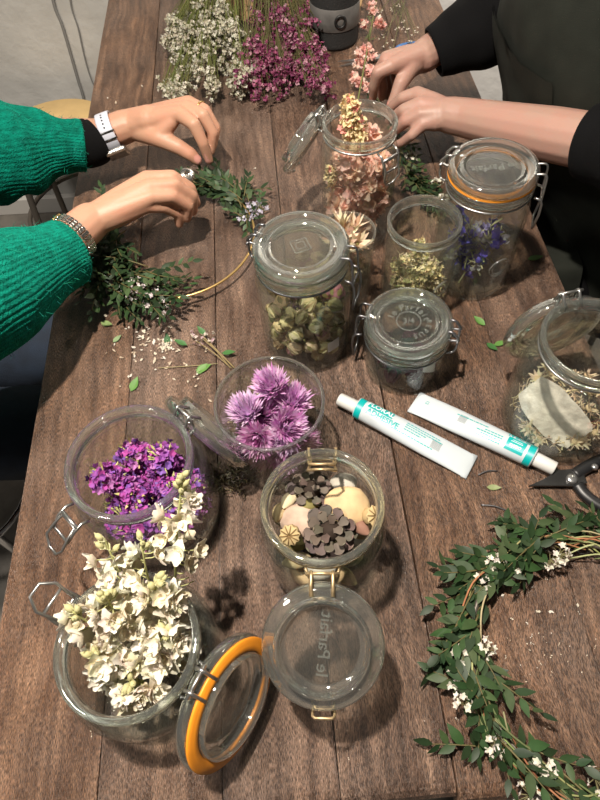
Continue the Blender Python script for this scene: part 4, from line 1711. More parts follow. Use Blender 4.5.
def build_wreaths():
    rng = random.Random(5)
    c = at(586, 662)
    t = thing('leafy_wreath', 'finished green leaf wreath with tiny white flowers lying flat beside the shears', 'wreath', (c.x, c.y, T))
    m = MB()
    m.tube(torus_pts(.114, .019, 64), .0026, 8, True)
    m.build('wire_ring', 'bent_metal', t)
    m = MB()
    for k in range(84):
        a = rng.uniform(0, 6.28)
        da = rng.uniform(.35, .7)
        r0, r1 = .114 + rng.uniform(-.012, .012), .114 + rng.uniform(-.014, .02)
        pts = [(r0 * cos(a), r0 * sin(a), rng.uniform(.010, .032)), ((r0 + r1) / 2 * 1.02 * cos(a + da / 2), (r0 + r1) / 2 * 1.02 * sin(a + da / 2), rng.uniform(.022, .036)), (r1 * cos(a + da), r1 * sin(a + da), rng.uniform(.006, .026))]
        m.tube(spline(pts, 4), .0009, 5, col=vary(rng.choice([(.26, .28, .12), (.36, .34, .18), (.14, .17, .07), (.30, .14, .07)]), .2, rng))
    m.build('stems', 'dry', t)
    m = MB()
    P = []
    for k in range(220):
        a = 2 * pi * k / 220
        w = a * 22
        P.append(((.114 + .008 * cos(w)) * cos(a), (.114 + .008 * cos(w)) * sin(a), .011 + .008 * sin(w)))
    m.tube(P, .0007, 5, True)
    m.build('binding_wire', 'dark_wire', t)
    wreath_parts(t, c, .114, [(0, 2 * pi)], 80, rng, .012, flowers=24, leaf=(.0250, .0108), L=(.042, .068), out_bias=.4, flower_rad=.011)

    # wreath being made: gold ring half covered
    c = at(174, 239, .018)
    rad = .123
    t = thing('leafy_wreath', 'half-made dark leaf wreath on a gold ring under the hands', 'wreath', (c.x, c.y, T))
    m = MB()
    m.tube(torus_pts(rad, .020, 72), .0018, 8, True)
    m.build('gold_ring', 'gold_ring_wire', t)
    D = radians
    wreath_parts(t, c, rad, [(D(140), D(258)), (D(160), D(252))], 92, rng, .013, L=(.045, .075), leaf=(.022, .0088), flowers=8, fl_col=(.66, .58, .58), fl_arcs=[(D(232), D(268))], lift=.026, inward=.045)
    wreath_parts(t, c, rad, [(D(10), D(78))], 40, rng, .012, L=(.035, .065), leaf=(.021, .0085), flowers=3, fl_col=(.55, .52, .62), fl_arcs=[(D(8), D(20))], lift=.02)

    # greenery of the apron wearer's wreath between the tall jars
    pts = [at(*p) for p in [(366, 88, .014), (384, 108, .014), (398, 140, .014), (410, 178, .012), (436, 208, .012)]]
    t = thing('leafy_garland', 'short dark leaf garland with white blossoms between the two tall jars', 'garland', pts[2])
    P = [Vector(p) - pts[2] for p in spline(pts, 6)]
    m = MB()
    m.tube(P, .0022, 6, col=(.1, .1, .05))
    m.build('stem', 'dry', t)
    sp = []
    for k in range(4):
        o = leaf_sprig(.05, 9, .021, .009, rng).build('leaf_sprig', 'leaf')
        sp.append(o.data)
        bpy.data.objects.remove(o)
    for k in range(26):
        i = rng.randrange(len(P) - 1)
        d = (P[i + 1] - P[i]).normalized() + rdir(rng) * .5
        d.z = abs(d.z) * .5
        o = bpy.data.objects.new('leaf_sprig', sp[k % 4])
        link(o, t)
        o.matrix_local = frame(P[i], d, (rng.uniform(-.6, .6), rng.uniform(-.6, .6), 1))
    for (px, py) in ((437, 184), (411, 158), (442, 200)):
        o = blossom_cluster(.009, 14, .0038, (.74, .72, .62), rng).build('blossom_cluster', 'petal', t)
        o.location = at(px, py, .02) - pts[2]


# ------------------------------------------------------------------ bunches, spool, scissors
def bunch(label, group_col, foot_px, heads, rng, fr, n_per, stem_col, twigs=0):
    p0 = at(*foot_px)
    t = thing('dried_flower_bunch', label, 'flower bunch', p0)
    for (px, py, h) in heads:
        p1 = at(px, py, h) - p0
        m = MB()
        mid = p1 * .55 + Vector((rng.uniform(-.012, .012), 0, .018 + rng.uniform(0, .01)))
        pts = [Vector(p) for p in spline([(rng.uniform(-.008, .008), 0, rng.uniform(0, .012)), mid, p1], 5)]
        m.tube(pts, .0009, 5, col=vary(stem_col, .2, rng))
        for q in range(twigs):
            i = rng.randrange(4, len(pts))
            d = rdir(rng)
            d.y -= .4
            m.tube([pts[i], pts[i] + d * .02], .0005, 4, col=vary(stem_col, .2, rng))
        for q in range(n_per):
            k = rng.random()
            c = p1 + rdir(rng) * .021 * rng.uniform(.3, 1)
            c.z = max(c.z, fr * .9 + T - p0.z + .001)
            i = len(pts) - 1 - rng.randrange(3)
            m.tube([pts[i], (pts[i] + c) / 2 + rdir(rng) * .003, c], .00045, 4, col=stem_col, cap=False)
            for w in range(3):
                cc = c + rdir(rng) * fr * .9
                cc.z = max(cc.z, T - p0.z + fr * .6)
                floret(m, cc, rdir(rng, -.2), fr * rng.uniform(.8, 1.2), rng.choice(group_col), 5, .5, .85, rng, nl=2, nw=1)
        m.build('flower_spray', 'petal', t)
    return t


def build_background_items():
    rng = random.Random(17)
    # kraft paper the bunches lie on
    a, b_, c, d = at(196, -40), at(372, -40), at(352, 46), at(236, 20)
    m = MB()
    for s_ in (0, 1):
        rows = []
        for i in range(9):
            u = i / 8
            row = []
            for j in range(9):
                v = j / 8
                p = (a.lerp(b_, u)).lerp(d.lerp(c, u), v)
                row.append((p.x, p.y, T + .0012 + .0006 * s_ + .003 * abs(noise.noise(Vector((u * 3, v * 3, 1))))))
            rows.append(row)
        m.grid(rows, flip=bool(s_))
    tag(m.build('kraft_paper', 'kraft_paper'), 'brown kraft paper sheet lying under the flower bunches and the twine spool', 'paper')
    hw = []
    for k in range(84):
        u = rng.random()
        py = rng.uniform(2, 92)
        px = 206 + rng.uniform(-1, 1) * (24 + .28 * py) + (py - 40) * .12
        hw.append((px, py, rng.uniform(.012, .06)))
    hw += [(172, 42, .02), (177, 46, .02), (186, 40, .022)]
    bunch('bunch of white statice lying nearest the watch, stems away from the viewer', [(.60, .57, .46), (.50, .47, .36), (.66, .64, .55)], (228, -70, .02), hw, rng, .0046, 14, (.17, .19, .06), 3)
    hm = []
    for k in range(76):
        py = rng.uniform(12, 94)
        px = 284 + rng.uniform(-1, 1) * (20 + .30 * py)
        hm.append((px, py, rng.uniform(.012, .06)))
    for k in range(10):
        hm.append((rng.uniform(255, 330), rng.uniform(-5, 25), rng.uniform(.02, .05)))
    bunch('bunch of mauve pink statice lying beside the black twine spool', [(.29, .07, .15), (.22, .05, .12), (.38, .13, .22), (.50, .28, .34)], (268, -80, .02), hm, rng, .0047, 14, (.15, .14, .06), 3)
    # black twine spool
    p = at(335, 40)
    t = thing('twine_spool', 'large spool of black twine with a grey paper band', 'spool', (p.x, p.y, T + .001))
    m = MB()
    prof = [(0, 0), (.045, 0)]
    nz = 34
    for i in range(nz):
        z = .004 + .128 * i / (nz - 1)
        prof.append((.0465 + .0012 * (i % 2), z))
    prof += [(.043, .136), (.020, .137), (.019, .12), (0, .12)]
    m.lathe(prof, 48)
    m.build('twine', 'twine_black', t)
    m = MB()
    m.lathe([(.0482, .036), (.0488, .037), (.0488, .076), (.0482, .077)], 48)
    m.build('paper_band', 'band_paper', t)
    m = MB()
    a = radians(-84)
    P = []
    for k in range(28):
        q = 2 * pi * k / 28
        aa = a + .0095 * cos(q) / .0492
        P.append((.0493 * cos(aa), .0493 * sin(aa), .056 + .0105 * sin(q)))
    m.tube(P, .0030, 6, True)
    m.build('ring_mark', 'black_ink', t)
    # pink larkspur in the far hand
    p0, p1 = at(358, 100, .040), at(379, -14, .024)
    t = thing('larkspur_stem', 'long pink larkspur stem lying between the spool and the far hand', 'dried flower', p0)
    v = p1 - p0
    m = MB()
    stem_to(m, (0, 0, 0), v, .0015, (.18, .19, .07))
    for k in range(16):
        c = v * rng.uniform(.1, 1)
        d = rdir(rng)
        m.petal(frame(c, d, (0, 0, 1)), .02, .004, col=(.10, .12, .05), nl=3, nw=1, point=True)
    m.build('stem', 'dry', t)
    for (px, py, s_) in ((360, 82, .8), (355, 77, .9), (370, 70, .95), (358, 64, .8), (361, 53, 1.0), (371, 53, 1.0), (366, 49, .9), (363, 24, .8), (372, 8, 1.0), (377, 21, 1.0), (374, 14, .9), (381, 24, .8), (373, -6, .9), (367, 88, .8), (364, 60, .7)):
        m = MB()
        for q in range(9):
            d = rdir(rng)
            floret(m, d * .006 * s_, d, .0095 * s_, rng.choice([(.86, .55, .48), (.80, .42, .37), (.90, .74, .66)]), 5, .9, .8, rng, cup=.2, nl=3, nw=2)
        o = m.build('floret', 'petal', t)
        o.location = at(px, py, .028) - p0
    # dry grassy stalks beside it
    pp = at(400, 22, .004)
    t = thing('twig_sprig', 'thin olive twigs with tiny pale buds on the table beside the pink larkspur', 'twig', pp)
    m = MB()
    for k in range(14):
        q = at(rng.uniform(380, 420), rng.uniform(2, 50), rng.uniform(.004, .016)) - pp
        s0 = at(rng.uniform(388, 412), rng.uniform(-12, 10), .004) - pp
        m.tube(spline([s0, (s0 + q) / 2 + Vector((0, 0, .004)), q], 4), .0006, 4, col=(.16, .16, .08))
        for w in range(3):
            c = q + rdir(rng) * .006
            c.z = max(c.z, .001)
            floret(m, c, (0, 0, 1), .003, (.5, .46, .38), 4, .5, .8, rng, nl=2, nw=1)
    m.build('twigs', 'dry', t)
    # scissors with blue handles under the far hand
    tip, piv, hnd = at(338, 64, .004), at(384, 57, .004), at(416, 42, .006)
    t = thing('scissors', 'steel scissors with blue handles lying behind the far hand', 'scissors', (piv.x, piv.y, T))
    ax = (piv - tip)
    ang = math.atan2(ax.y, ax.x)
    Lb = ax.length
    for s_, z0 in ((1, .0015), (-1, .0042)):
        M_ = Matrix.Translation((0, 0, z0)) @ Matrix.Rotation(ang + s_ * .07, 4, 'Z')
        m = MB()
        o1 = [(-Lb, 0), (-Lb * .6, -.0045 * s_ * -1), (-.01, .008 * s_), (.03, .006 * s_), (.034, -.004 * s_), (0, -.008 * s_), (-Lb * .6, -.001 * s_)]
        m.add([M_ @ Vector((x, y, 0)) for x, y in o1] + [M_ @ Vector((x, y, .0022)) for x, y in o1], [tuple(range(7))[::-1], tuple(range(7, 14))] + [(i, (i + 1) % 7, 7 + (i + 1) % 7, 7 + i) for i in range(7)])
        m.build('blade', 'steel', t, smooth=False)
        m = MB()
        c = Vector((.058, s_ * -.016, 0))
        m.tube([M_ @ (c + Vector((.030 * cos(2 * pi * k / 24), .014 * sin(2 * pi * k / 24), .003))) for k in range(24)], .0042, 8, True)
        m.tube([M_ @ Vector((.022, -.001 * s_, .002)), M_ @ Vector((.034, -.008 * s_, .003))], .0042, 8)
        m.build('handle', 'blue_plastic', t)
    m = MB()
    m.lathe([(0, .001), (.004, .001), (.004, .0075), (0, .0082)], 16)
    m.build('pivot_screw', 'steel', t)


def build_tubes():
    def tube_of_glue(label, capp, endp, flip):
        A, B_ = at(*capp, .012), at(*endp, .004)
        d = (B_ - A)
        d.z = 0
        L = d.length
        ang = math.atan2(d.y, d.x)
        t = thing('adhesive_tube', label, 'glue tube', (A.x, A.y, T + .0003), ang)
        c0 = .026          # cap length
        a_r, b_r = .0130, .0115

        def half(u):
            k = max(0, min(1, u / (L - c0)))
            a = a_r + (.0165 - a_r) * min(1, k * 1.6)
            bb = b_r * (1 - k) ** .62 + .0011
            return a, bb

        def surf(x, v):
            a, bb = half(x - c0)
            return bb + bb * sqrt(max(0, 1 - (v / a) ** 2)) + .0001
        m = MB()
        rows = []
        nu = 60
        for i in range(nu + 1):
            x = c0 + (L - c0) * i / nu
            a, bb = half(x - c0)
            rows.append([(x, a * cos(2 * pi * j / 96), bb + bb * sin(2 * pi * j / 96)) for j in range(96)])
        first = [(c0 - .001, y * .75, b_r + (z - b_r) * .75) for (_, y, z) in rows[0]]
        rows.insert(0, first)
        m.grid(rows, True, flip=True)
        n = len(rows) * 96
        m.f.append(tuple(range(n - 96, n)))
        m.mi.append(0)
        m.c.append(None)
        # folded crimp at the flat end
        m.box(.007, .0335, .0034, Matrix.Translation((L - .0035, 0, .0019)))
        m.build('tube_body', 'tube_white', t)
        m = MB()
        capr = .0085
        m.lathe([(0, 0), (capr * .9, 0), (capr * .96, .0012), (capr, c0 - .002), (capr * .9, c0), (0, c0)], 40, Matrix.Translation((0, 0, b_r)) @ Matrix.Rotation(pi / 2, 4, 'Y'), wob=lambda a, z: 1 + .025 * cos(a * 20))
        m.build('cap', 'cap_white', t)
        m = MB()
        rows = []
        for x in (c0 + .001, c0 + .009):
            a, bb = half(x - c0)
            rows.append([(x, (a + .0002) * cos(2 * pi * j / 32), bb + (bb + .0002) * sin(2 * pi * j / 32)) for j in range(32)])
        m.grid(rows, True, flip=True)
        m.build('teal_band', 'teal_ink', t)

        def wrap(m, vs, fs, x, v, rot, lift):
            bm = bmesh.new()
            bv = []
            for p in vs:
                q = Matrix.Rotation(rot, 3, 'Z') @ Vector((p[0], p[1], 0))
                bv.append(bm.verts.new((x + q.x, v + q.y, 0)))
            for f_ in fs:
                try:
                    bm.faces.new([bv[i] for i in f_])
                except ValueError:
                    pass
            for k in range(-16, 17):      # slice finely so that the letters bend round the tube
                bmesh.ops.bisect_plane(bm, geom=bm.verts[:] + bm.edges[:] + bm.faces[:], plane_co=(0, k * .0009, 0), plane_no=(0, 1, 0))
            bm.verts.index_update()
            out = [(p.co.x, p.co.y, surf(p.co.x, p.co.y) + lift) for p in bm.verts]
            m.add(out, [tuple(w.index for w in f_.verts) for f_ in bm.faces])
            bm.free()

        def patch(m, x0, x1, v0, v1, lift):
            rows = [[(x0 + (x1 - x0) * i / 6, v0 + (v1 - v0) * j / 6, surf(x0 + (x1 - x0) * i / 6, v0 + (v1 - v0) * j / 6) + lift) for j in range(7)] for i in range(7)]
            m.grid(rows)
        return t, L, c0, wrap, patch, half

    t, L, c0, wrap, patch, half = tube_of_glue('white and teal glue tube nearer the wide glass, cap pointing to the squat jar', (339, 399), (472, 467), False)
    m = MB()
    patch(m, c0 + .013, c0 + .046, .0016, .0118, .0004)
    m.build('teal_label', 'teal_ink', t, smooth=False)
    m = MB()
    vs, fs = text_mesh('ADHESIVE', .0096, 0, .025)
    wrap(m, vs, fs, c0 + .036, -.0035, 0, .0005)
    for (x0, x1, v) in ((.064, .108, .0082), (.064, .112, .0050), (.064, .092, .0018), (.064, .086, -.0016), (.050, .104, -.0075)):
        k = x0
        rr = random.Random(int(x1 * 1e4))
        while k < x1:
            w = rr.uniform(.0015, .0045)
            patch(m, c0 + k, c0 + min(x1, k + w), v - .0006, v + .0006, .0004)
            k += w + .0008
    m.build('teal_print', 'teal_ink', t, smooth=False)
    m = MB()
    vs, fs = text_mesh('FLORAL', .0100, 0, .02)
    wrap(m, vs, fs, c0 + .0295, .0066, 0, .0009)
    m.build('white_print', 'white_ink', t, smooth=False)
    m = MB()
    for k in range(11):
        patch(m, .126 + .0011 * k, .1266 + .0011 * k, -.006, .006, .0004)
    m.build('grey_print', 'grey_ink', t, smooth=False)

    t, L, c0, wrap, patch, half = tube_of_glue('white and teal glue tube nearer the straw jar, cap pointing to the shears', (555, 469), (414, 401), True)
    m = MB()
    patch(m, c0 + .0125, c0 + .034, -.0060, .0105, .0004)
    m.build('teal_label', 'teal_ink', t, smooth=False)
    m = MB()
    vs, fs = text_mesh('FLORAL', .0080, 0, .025)
    wrap(m, vs, fs, c0 + .0235, -.0100, 0, .0005)
    for (x0, x1, v) in ((.040, .078, .0088), (.040, .066, .0056), (.040, .072, .0024), (.040, .062, -.0008), (.060, .100, -.0052)):
        k = x0
        rr = random.Random(int(x1 * 1e4) + 1)
        while k < x1:
            w = rr.uniform(.0015, .0045)
            patch(m, c0 + k, c0 + min(x1, k + w), v - .0006, v + .0006, .0004)
            k += w + .0008
    vs, fs = text_mesh('12', .006)
    wrap(m, vs, fs, L - .016, -.004, pi / 2, .0006)
    m.build('teal_print', 'teal_ink', t, smooth=False)
    m = MB()
    vs, fs = text_mesh('oasis', .0072, 0, .02)
    wrap(m, vs, fs, c0 + .0232, .0050, 0, .0009)
    patch(m, c0 + .016, c0 + .030, -.0010, -.0003, .0006)
    patch(m, c0 + .017, c0 + .029, -.0030, -.0024, .0006)
    m.build('white_print', 'white_ink', t, smooth=False)
    m = MB()
    for k in range(9):
        patch(m, .112 + .0011 * k, .1126 + .0011 * k, -.007, .004, .0004)
    m.build('grey_print', 'grey_ink', t, smooth=False)


def prism(m, outline, z0, z1, M_=None, mi=0):
    n = len(outline)
    vs = [Vector((x, y, z0)) for x, y in outline] + [Vector((x, y, z1)) for x, y in outline]
    if M_:
        vs = [M_ @ v for v in vs]
    m.add(vs, [tuple(range(n))[::-1], tuple(range(n, 2 * n))] + [(i, (i + 1) % n, n + (i + 1) % n, n + i) for i in range(n)], mi)


def build_shears():
    piv = at(571, 480, .008)
    tip = at(529, 484, .008)
    d = piv - tip
    ang = math.atan2(d.y, d.x)
    t = thing('pruning_shears', 'black pruning shears with red grips and open jaws beside the leaf wreath', 'shears', (piv.x, piv.y, T + .0005), ang)
    m = MB()
    prism(m, [(-.050, -.003), (-.030, .004), (-.012, .0125), (.006, .013), (.016, .008), (.016, -.006), (.004, -.009), (-.014, -.0065), (-.032, -.0045)], .006, .0095)
    m.build('blade', 'dark_steel', t, smooth=False, bevel=.0006)
    m = MB()
    out = [(-.006, -.006), (-.016, .010), (-.026, .020), (-.030, .028), (-.027, .029), (-.018, .022), (-.004, .013), (.010, .010), (.012, -.004)]
    prism(m, out, .001, .0055)
    m.build('hook_blade', 'dark_steel', t, smooth=False, bevel=.0006)
    for (c, s_) in (((.0, .0), .0062), ((.030, .012), .0038), ((.028, -.022), .0034)):
        m = MB()
        m.lathe([(0, .0085), (s_, .0085), (s_, .0118), (s_ * .6, .0128), (0, .0128)], 20, Matrix.Translation((c[0], c[1], 0)))
        m.build('bolt', 'steel', t)
    # two handles: head plate and curved grip
    for (name, pts, mat) in (('handle', [(.006, .006), (.022, .014), (.044, .022), (.075, .020), (.11, .014), (.15, .012)], 0), ('handle', [(.006, -.006), (.010, -.018), (.020, -.031), (.034, -.041), (.065, -.050), (.115, -.052)], 1)):
        sp = [Vector((x, y, .0065)) for x, y in spline(pts, 6)]
        m = MB()
        n = len(sp)
        rows = []
        for i, p in enumerate(sp):
            tt = (sp[min(i + 1, n - 1)] - sp[max(i - 1, 0)]).normalized()
            nn = Vector((-tt.y, tt.x, 0))
            w = .0072 * (1 - .15 * i / n)
            rows.append([p + nn * w * cos(2 * pi * j / 14) + Vector((0, 0, .0055 * sin(2 * pi * j / 14))) for j in range(14)])
        k = int(n * .52) if mat == 0 else int(n * .50)
        m.grid(rows[:k + 1], True)
        m.f.append(tuple(range(14))[::-1])
        m.mi.append(0)
        m.c.append(None)
        h = m.build(name, 'black_plastic', t)
        m = MB()
        rows = [[p + (p - sp[k + i]) * .06 for p in row] for i, row in enumerate(rows[k:])]
        m.grid(rows, True)
        e = (len(rows) - 1) * 14
        m.f.append(tuple(range(14))[::-1])
        m.f.append(tuple(e + j for j in range(14)))
        m.mi += [0, 0]
        m.c += [None, None]
        m.build('grip', 'red_plastic', h)
    m = MB()
    P = []
    for k in range(90):
        a = k * .62
        P.append((.046 + .0042 * cos(a), -.030 + .042 * k / 89, .0065 + .0042 * sin(a)))
    m.tube(P, .0009, 6)
    m.build('spring', 'dark_steel', t)


def build_litter():
    rng = random.Random(23)

    def lf(px, py, L, W, a, col, label, h=.002):
        m = MB()
        m.petal(frame((0, 0, 0), (cos(a), sin(a), .02), (rng.uniform(-.2, .2), rng.uniform(-.2, .2), 1)), L, W, curl=.25, cup=.15, tip=.8, nl=5, nw=2, col=col, base=.1, point=True)
        m.petal(frame((0, 0, -.0004), (cos(a), sin(a), .02), (0, 0, 1)), L, W, curl=.25, cup=.15, tip=.8, nl=5, nw=2, col=col, base=.1, point=True)
        o = m.build('fallen_leaf', 'leaf')
        o.location = at(px, py, h)
        return tag(o, label, 'leaf')
    G1, G2 = (.10, .22, .05), (.05, .14, .04)
    lf(101, 322, .020, .010, -.5, (.22, .30, .12), 'pale green leaf lying nearest the ribbed green sleeve')
    lf(131, 391, .022, .011, 1.2, G1, 'bright green leaf lying on the plank seam behind the purple jar')
    lf(196, 371, .022, .012, .3, G1, 'bright green leaf beside the wide glass, under the small sprig')
    lf(197, 374, .020, .009, .8, (.14, .26, .08), 'lighter leaf overlapping the bright green one beside the wide glass')
    lf(168, 345, .020, .009, 1.7, (.05, .12, .05), 'dark green leaf beside the white blossom crumbs')
    lf(113, 342, .015, .008, .7, (.25, .34, .18), 'small pale leaf among the white crumbs')
    lf(485, 325, .020, .009, 2.2, G1, 'green leaf of the trio near the straw jar, pointing to the squat jar')
    lf(487, 343, .018, .009, -1.0, G2, 'green leaf of the trio near the straw jar, pointing to the tubes')
    lf(494, 345, .019, .008, .15, G1, 'green leaf of the trio near the straw jar, pointing to the lid')
    lf(487, 487, .016, .007, -.2, (.20, .24, .10), 'olive leaf lying below the end of the glue tube')
    lf(528, 259, .022, .010, .0, (.12, .22, .08), 'curled green leaf at the table edge by the apron')
    # dark wire ends
    for (p, q, lab) in (((478, 475), (497, 471), 'short dark wire end lying just below the glue tubes'), ((481, 505), (508, 511), 'longer dark wire end lying between glue tube and wreath')):
        a, b_ = at(*p, .0015), at(*q, .0015)
        m = MB()
        m.tube(spline([Vector((0, 0, 0)), (b_ - a) * .5 + Vector((.0, .002, .001)), b_ - a], 5), .0009, 6)
        o = m.build('wire_offcut', 'dark_wire')
        o.location = a
        tag(o, lab, 'wire')
    # loose sprig beside the wide glass
    p0, p1 = at(233, 368, .003), at(198, 338, .006)
    t = thing('leafy_sprig', 'loose sprig with pinkish white buds and green leaves beside the wide glass', 'sprig', p0)
    m = MB()
    v = p1 - p0
    for k in range(4):
        e = v * rng.uniform(.8, 1.05) + Vector((rng.uniform(-.012, .012), rng.uniform(-.006, .006), rng.uniform(.001, .008)))
        m.tube(spline([Vector((rng.uniform(-.004, .004), 0, 0)), e * .5 + Vector((0, 0, .003)), e], 4), .0008, 5, col=(.26, .20, .10))
    e = at(158, 368, .003) - p0
    m.tube(spline([Vector((-.02, .01, 0)), e * .5 + Vector((0, .004, .0)), e], 4), .0006, 5, col=(.30, .26, .14))
    m.build('stem', 'dry', t)
    for (px, py, a) in ((206, 336, 2.2), (187, 345, 2.7), (222, 353, -.2)):
        m = MB()
        m.petal(frame((0, 0, 0), (cos(a), sin(a), .1)), .02, .0085, col=G2, curl=.3, tip=.8, base=.1, point=True)
        o = m.build('leaf', 'leaf', t)
        o.location = at(px, py, .006) - p0
    m = MB()
    for k in range(26):
        c = at(rng.uniform(190, 214), rng.uniform(331, 345), rng.uniform(.004, .014)) - p0
        floret(m, c, rdir(rng, 0), .0032, rng.choice([(.66, .55, .52), (.55, .40, .42), (.7, .64, .55)]), 5, .5, .8, rng, nl=2, nw=1)
    m.build('blossom', 'petal', t)
    # crumbs of blossom: nobody could count them
    m = MB()

    def crumb(px, py, s_=1.0):
        c = at(px, py, .0012)
        col = rng.choice([(.70, .64, .52), (.62, .52, .40), (.74, .70, .62)])
        for q in range(rng.choice((1, 1, 2, 3))):
            d = rdir(rng, .2)
            m.petal(frame(c + Vector((rng.uniform(-.002, .002), rng.uniform(-.002, .002), 0)), (d.x, d.y, .1), (rng.uniform(-.4, .4), rng.uniform(-.4, .4), 1)), .0048 * s_ * rng.uniform(.6, 1.3), .0035 * s_, curl=.7, nl=2, nw=2, col=col)
    for k in range(34):
        crumb(rng.gauss(150, 24), rng.gauss(345, 16))
    for k in range(26):
        crumb(rng.gauss(165, 6), rng.gauss(346, 4))
    for k in range(16):
        crumb(rng.gauss(196, 14), rng.gauss(366, 14))
    for k in range(12):
        crumb(rng.uniform(112, 150), rng.uniform(318, 360))
    for k in range(90):
        px, py = rng.uniform(90, 560), rng.uniform(60, 780)
        crumb(px, py, .32)
    for (px, py) in ((108, 98), (125, 115), (134, 118), (142, 87), (116, 104), (171, 108), (255, 168), (560, 455), (538, 610), (552, 612), (500, 596), (577, 602), (198, 178), (118, 188)):
        crumb(px, py, .9)
    for k in range(40):
        crumb(rng.gauss(552, 30), rng.gauss(640, 45), .35)
    tag(m.build('petal_crumbs', 'petal'), 'pale petal crumbs and dust scattered over the table planks', 'petal crumbs', kind='stuff')
    # dark moss lying under the hanging lid of the statice jar
    p = at(227, 482, 0)
    t = thing('moss_clump', 'clump of dry brown moss on the table under the hanging lid', 'moss', (p.x, p.y, T))
    m = MB()
    for k in range(170):
        c = Vector((rng.gauss(0, .016), rng.gauss(0, .010), abs(rng.gauss(.004, .004)) + .001))
        e = c + rdir(rng) * .008
        e.z = max(.001, e.z)
        m.tube([c, (c + e) / 2 + rdir(rng) * .002 + Vector((0, 0, .002)), e], .0007, 4, col=vary(rng.choice([(.10, .08, .045), (.16, .13, .07), (.06, .05, .03), (.25, .22, .17)]), .2, rng))
    m.build('strands', 'dry', t)


# ------------------------------------------------------------------ people
def capsule(m, p0, r0, p1, r1, seg=14):
    p0, p1 = Vector(p0), Vector(p1)
    ax = p1 - p0
    L = ax.length
    if L < 1e-6:
        m.ball(p0, max(r0, r1), seg, 8)
        return
    M_ = frame(p0, ax, (0.13, 0.31, 1))
    rows = []
    for i in range(1, 5):
        a = pi / 2 * (1 - i / 4)
        rows.append((-r0 * sin(a), r0 * cos(a)))
    for i in range(1, 4):
        rows.append((L * i / 4, r0 + (r1 - r0) * i / 4))
    for i in range(0, 4):
        a = pi / 2 * i / 4
        rows.append((L + r1 * sin(a), r1 * cos(a)))
    rows = [(-r0, r0 * .02)] + rows + [(L + r1, r1 * .02)]
    g = [[M_ @ Vector((x, r * cos(2 * pi * j / seg), r * sin(2 * pi * j / seg))) for j in range(seg)] for x, r in rows]
    b = len(m.v)
    m.grid(g, True)
    e = len(m.v) - seg
    for f in (tuple(b + j for j in range(seg))[::-1], tuple(e + j for j in range(seg))):
        m.f.append(f)
        m.mi.append(0)
        m.c.append(None)


def chain(m, pts):
    """pts: (vector, radius) along a limb"""
    for (a, ra), (b_, rb) in zip(pts, pts[1:]):
        capsule(m, a, ra, b_, rb)


def fuse(m, name, mats, parent, voxel, smooth_it, nails=(), nail_r=.006):
    """turn overlapping limbs into one continuous skin"""
    o = m.build('raw', mats[0])
    md = o.modifiers.new('r', 'REMESH')
    md.mode = 'VOXEL'
    md.voxel_size = voxel
    md.use_smooth_shade = True
    sm = o.modifiers.new('s', 'SMOOTH')
    sm.factor = 0.5
    sm.iterations = smooth_it
    dg = bpy.context.evaluated_depsgraph_get()
    me = bpy.data.meshes.new_from_object(o.evaluated_get(dg))
    old = o.data
    bpy.data.objects.remove(o)
    bpy.data.meshes.remove(old)
    me.name = name
    me.materials.clear()
    for q in mats:
        me.materials.append(MAT[q])
    me.polygons.foreach_set('use_smooth', [True] * len(me.polygons))
    if nails:
        idx = [0] * len(me.polygons)
        for i, p in enumerate(me.polygons):
            c = p.center
            for (nc, ax, nn, w, l, k) in nails:
                d = c - nc
                if abs(d.x) < .02 and abs(d.y) < .02 and abs(d.z) < .02:
                    u = d.dot(ax)
                    side = ax.cross(nn)
                    v = d.dot(side)
                    if (u / l) ** 2 + (v / w) ** 2 < 1 and p.normal.dot(nn) > .35:
                        idx[i] = k
        me.polygons.foreach_set('material_index', idx)
    ob = bpy.data.objects.new(name, me)
    link(ob, parent)
    return ob


def nail(tip, prev, facing, r, k=1):
    ax = (Vector(tip) - Vector(prev)).normalized()
    n = Vector(facing)
    n = (n - ax * n.dot(ax)).normalized()
    return (Vector(tip) + n * r * .8 + ax * r * .1, ax, n, r * .72, r * 1.05, k)


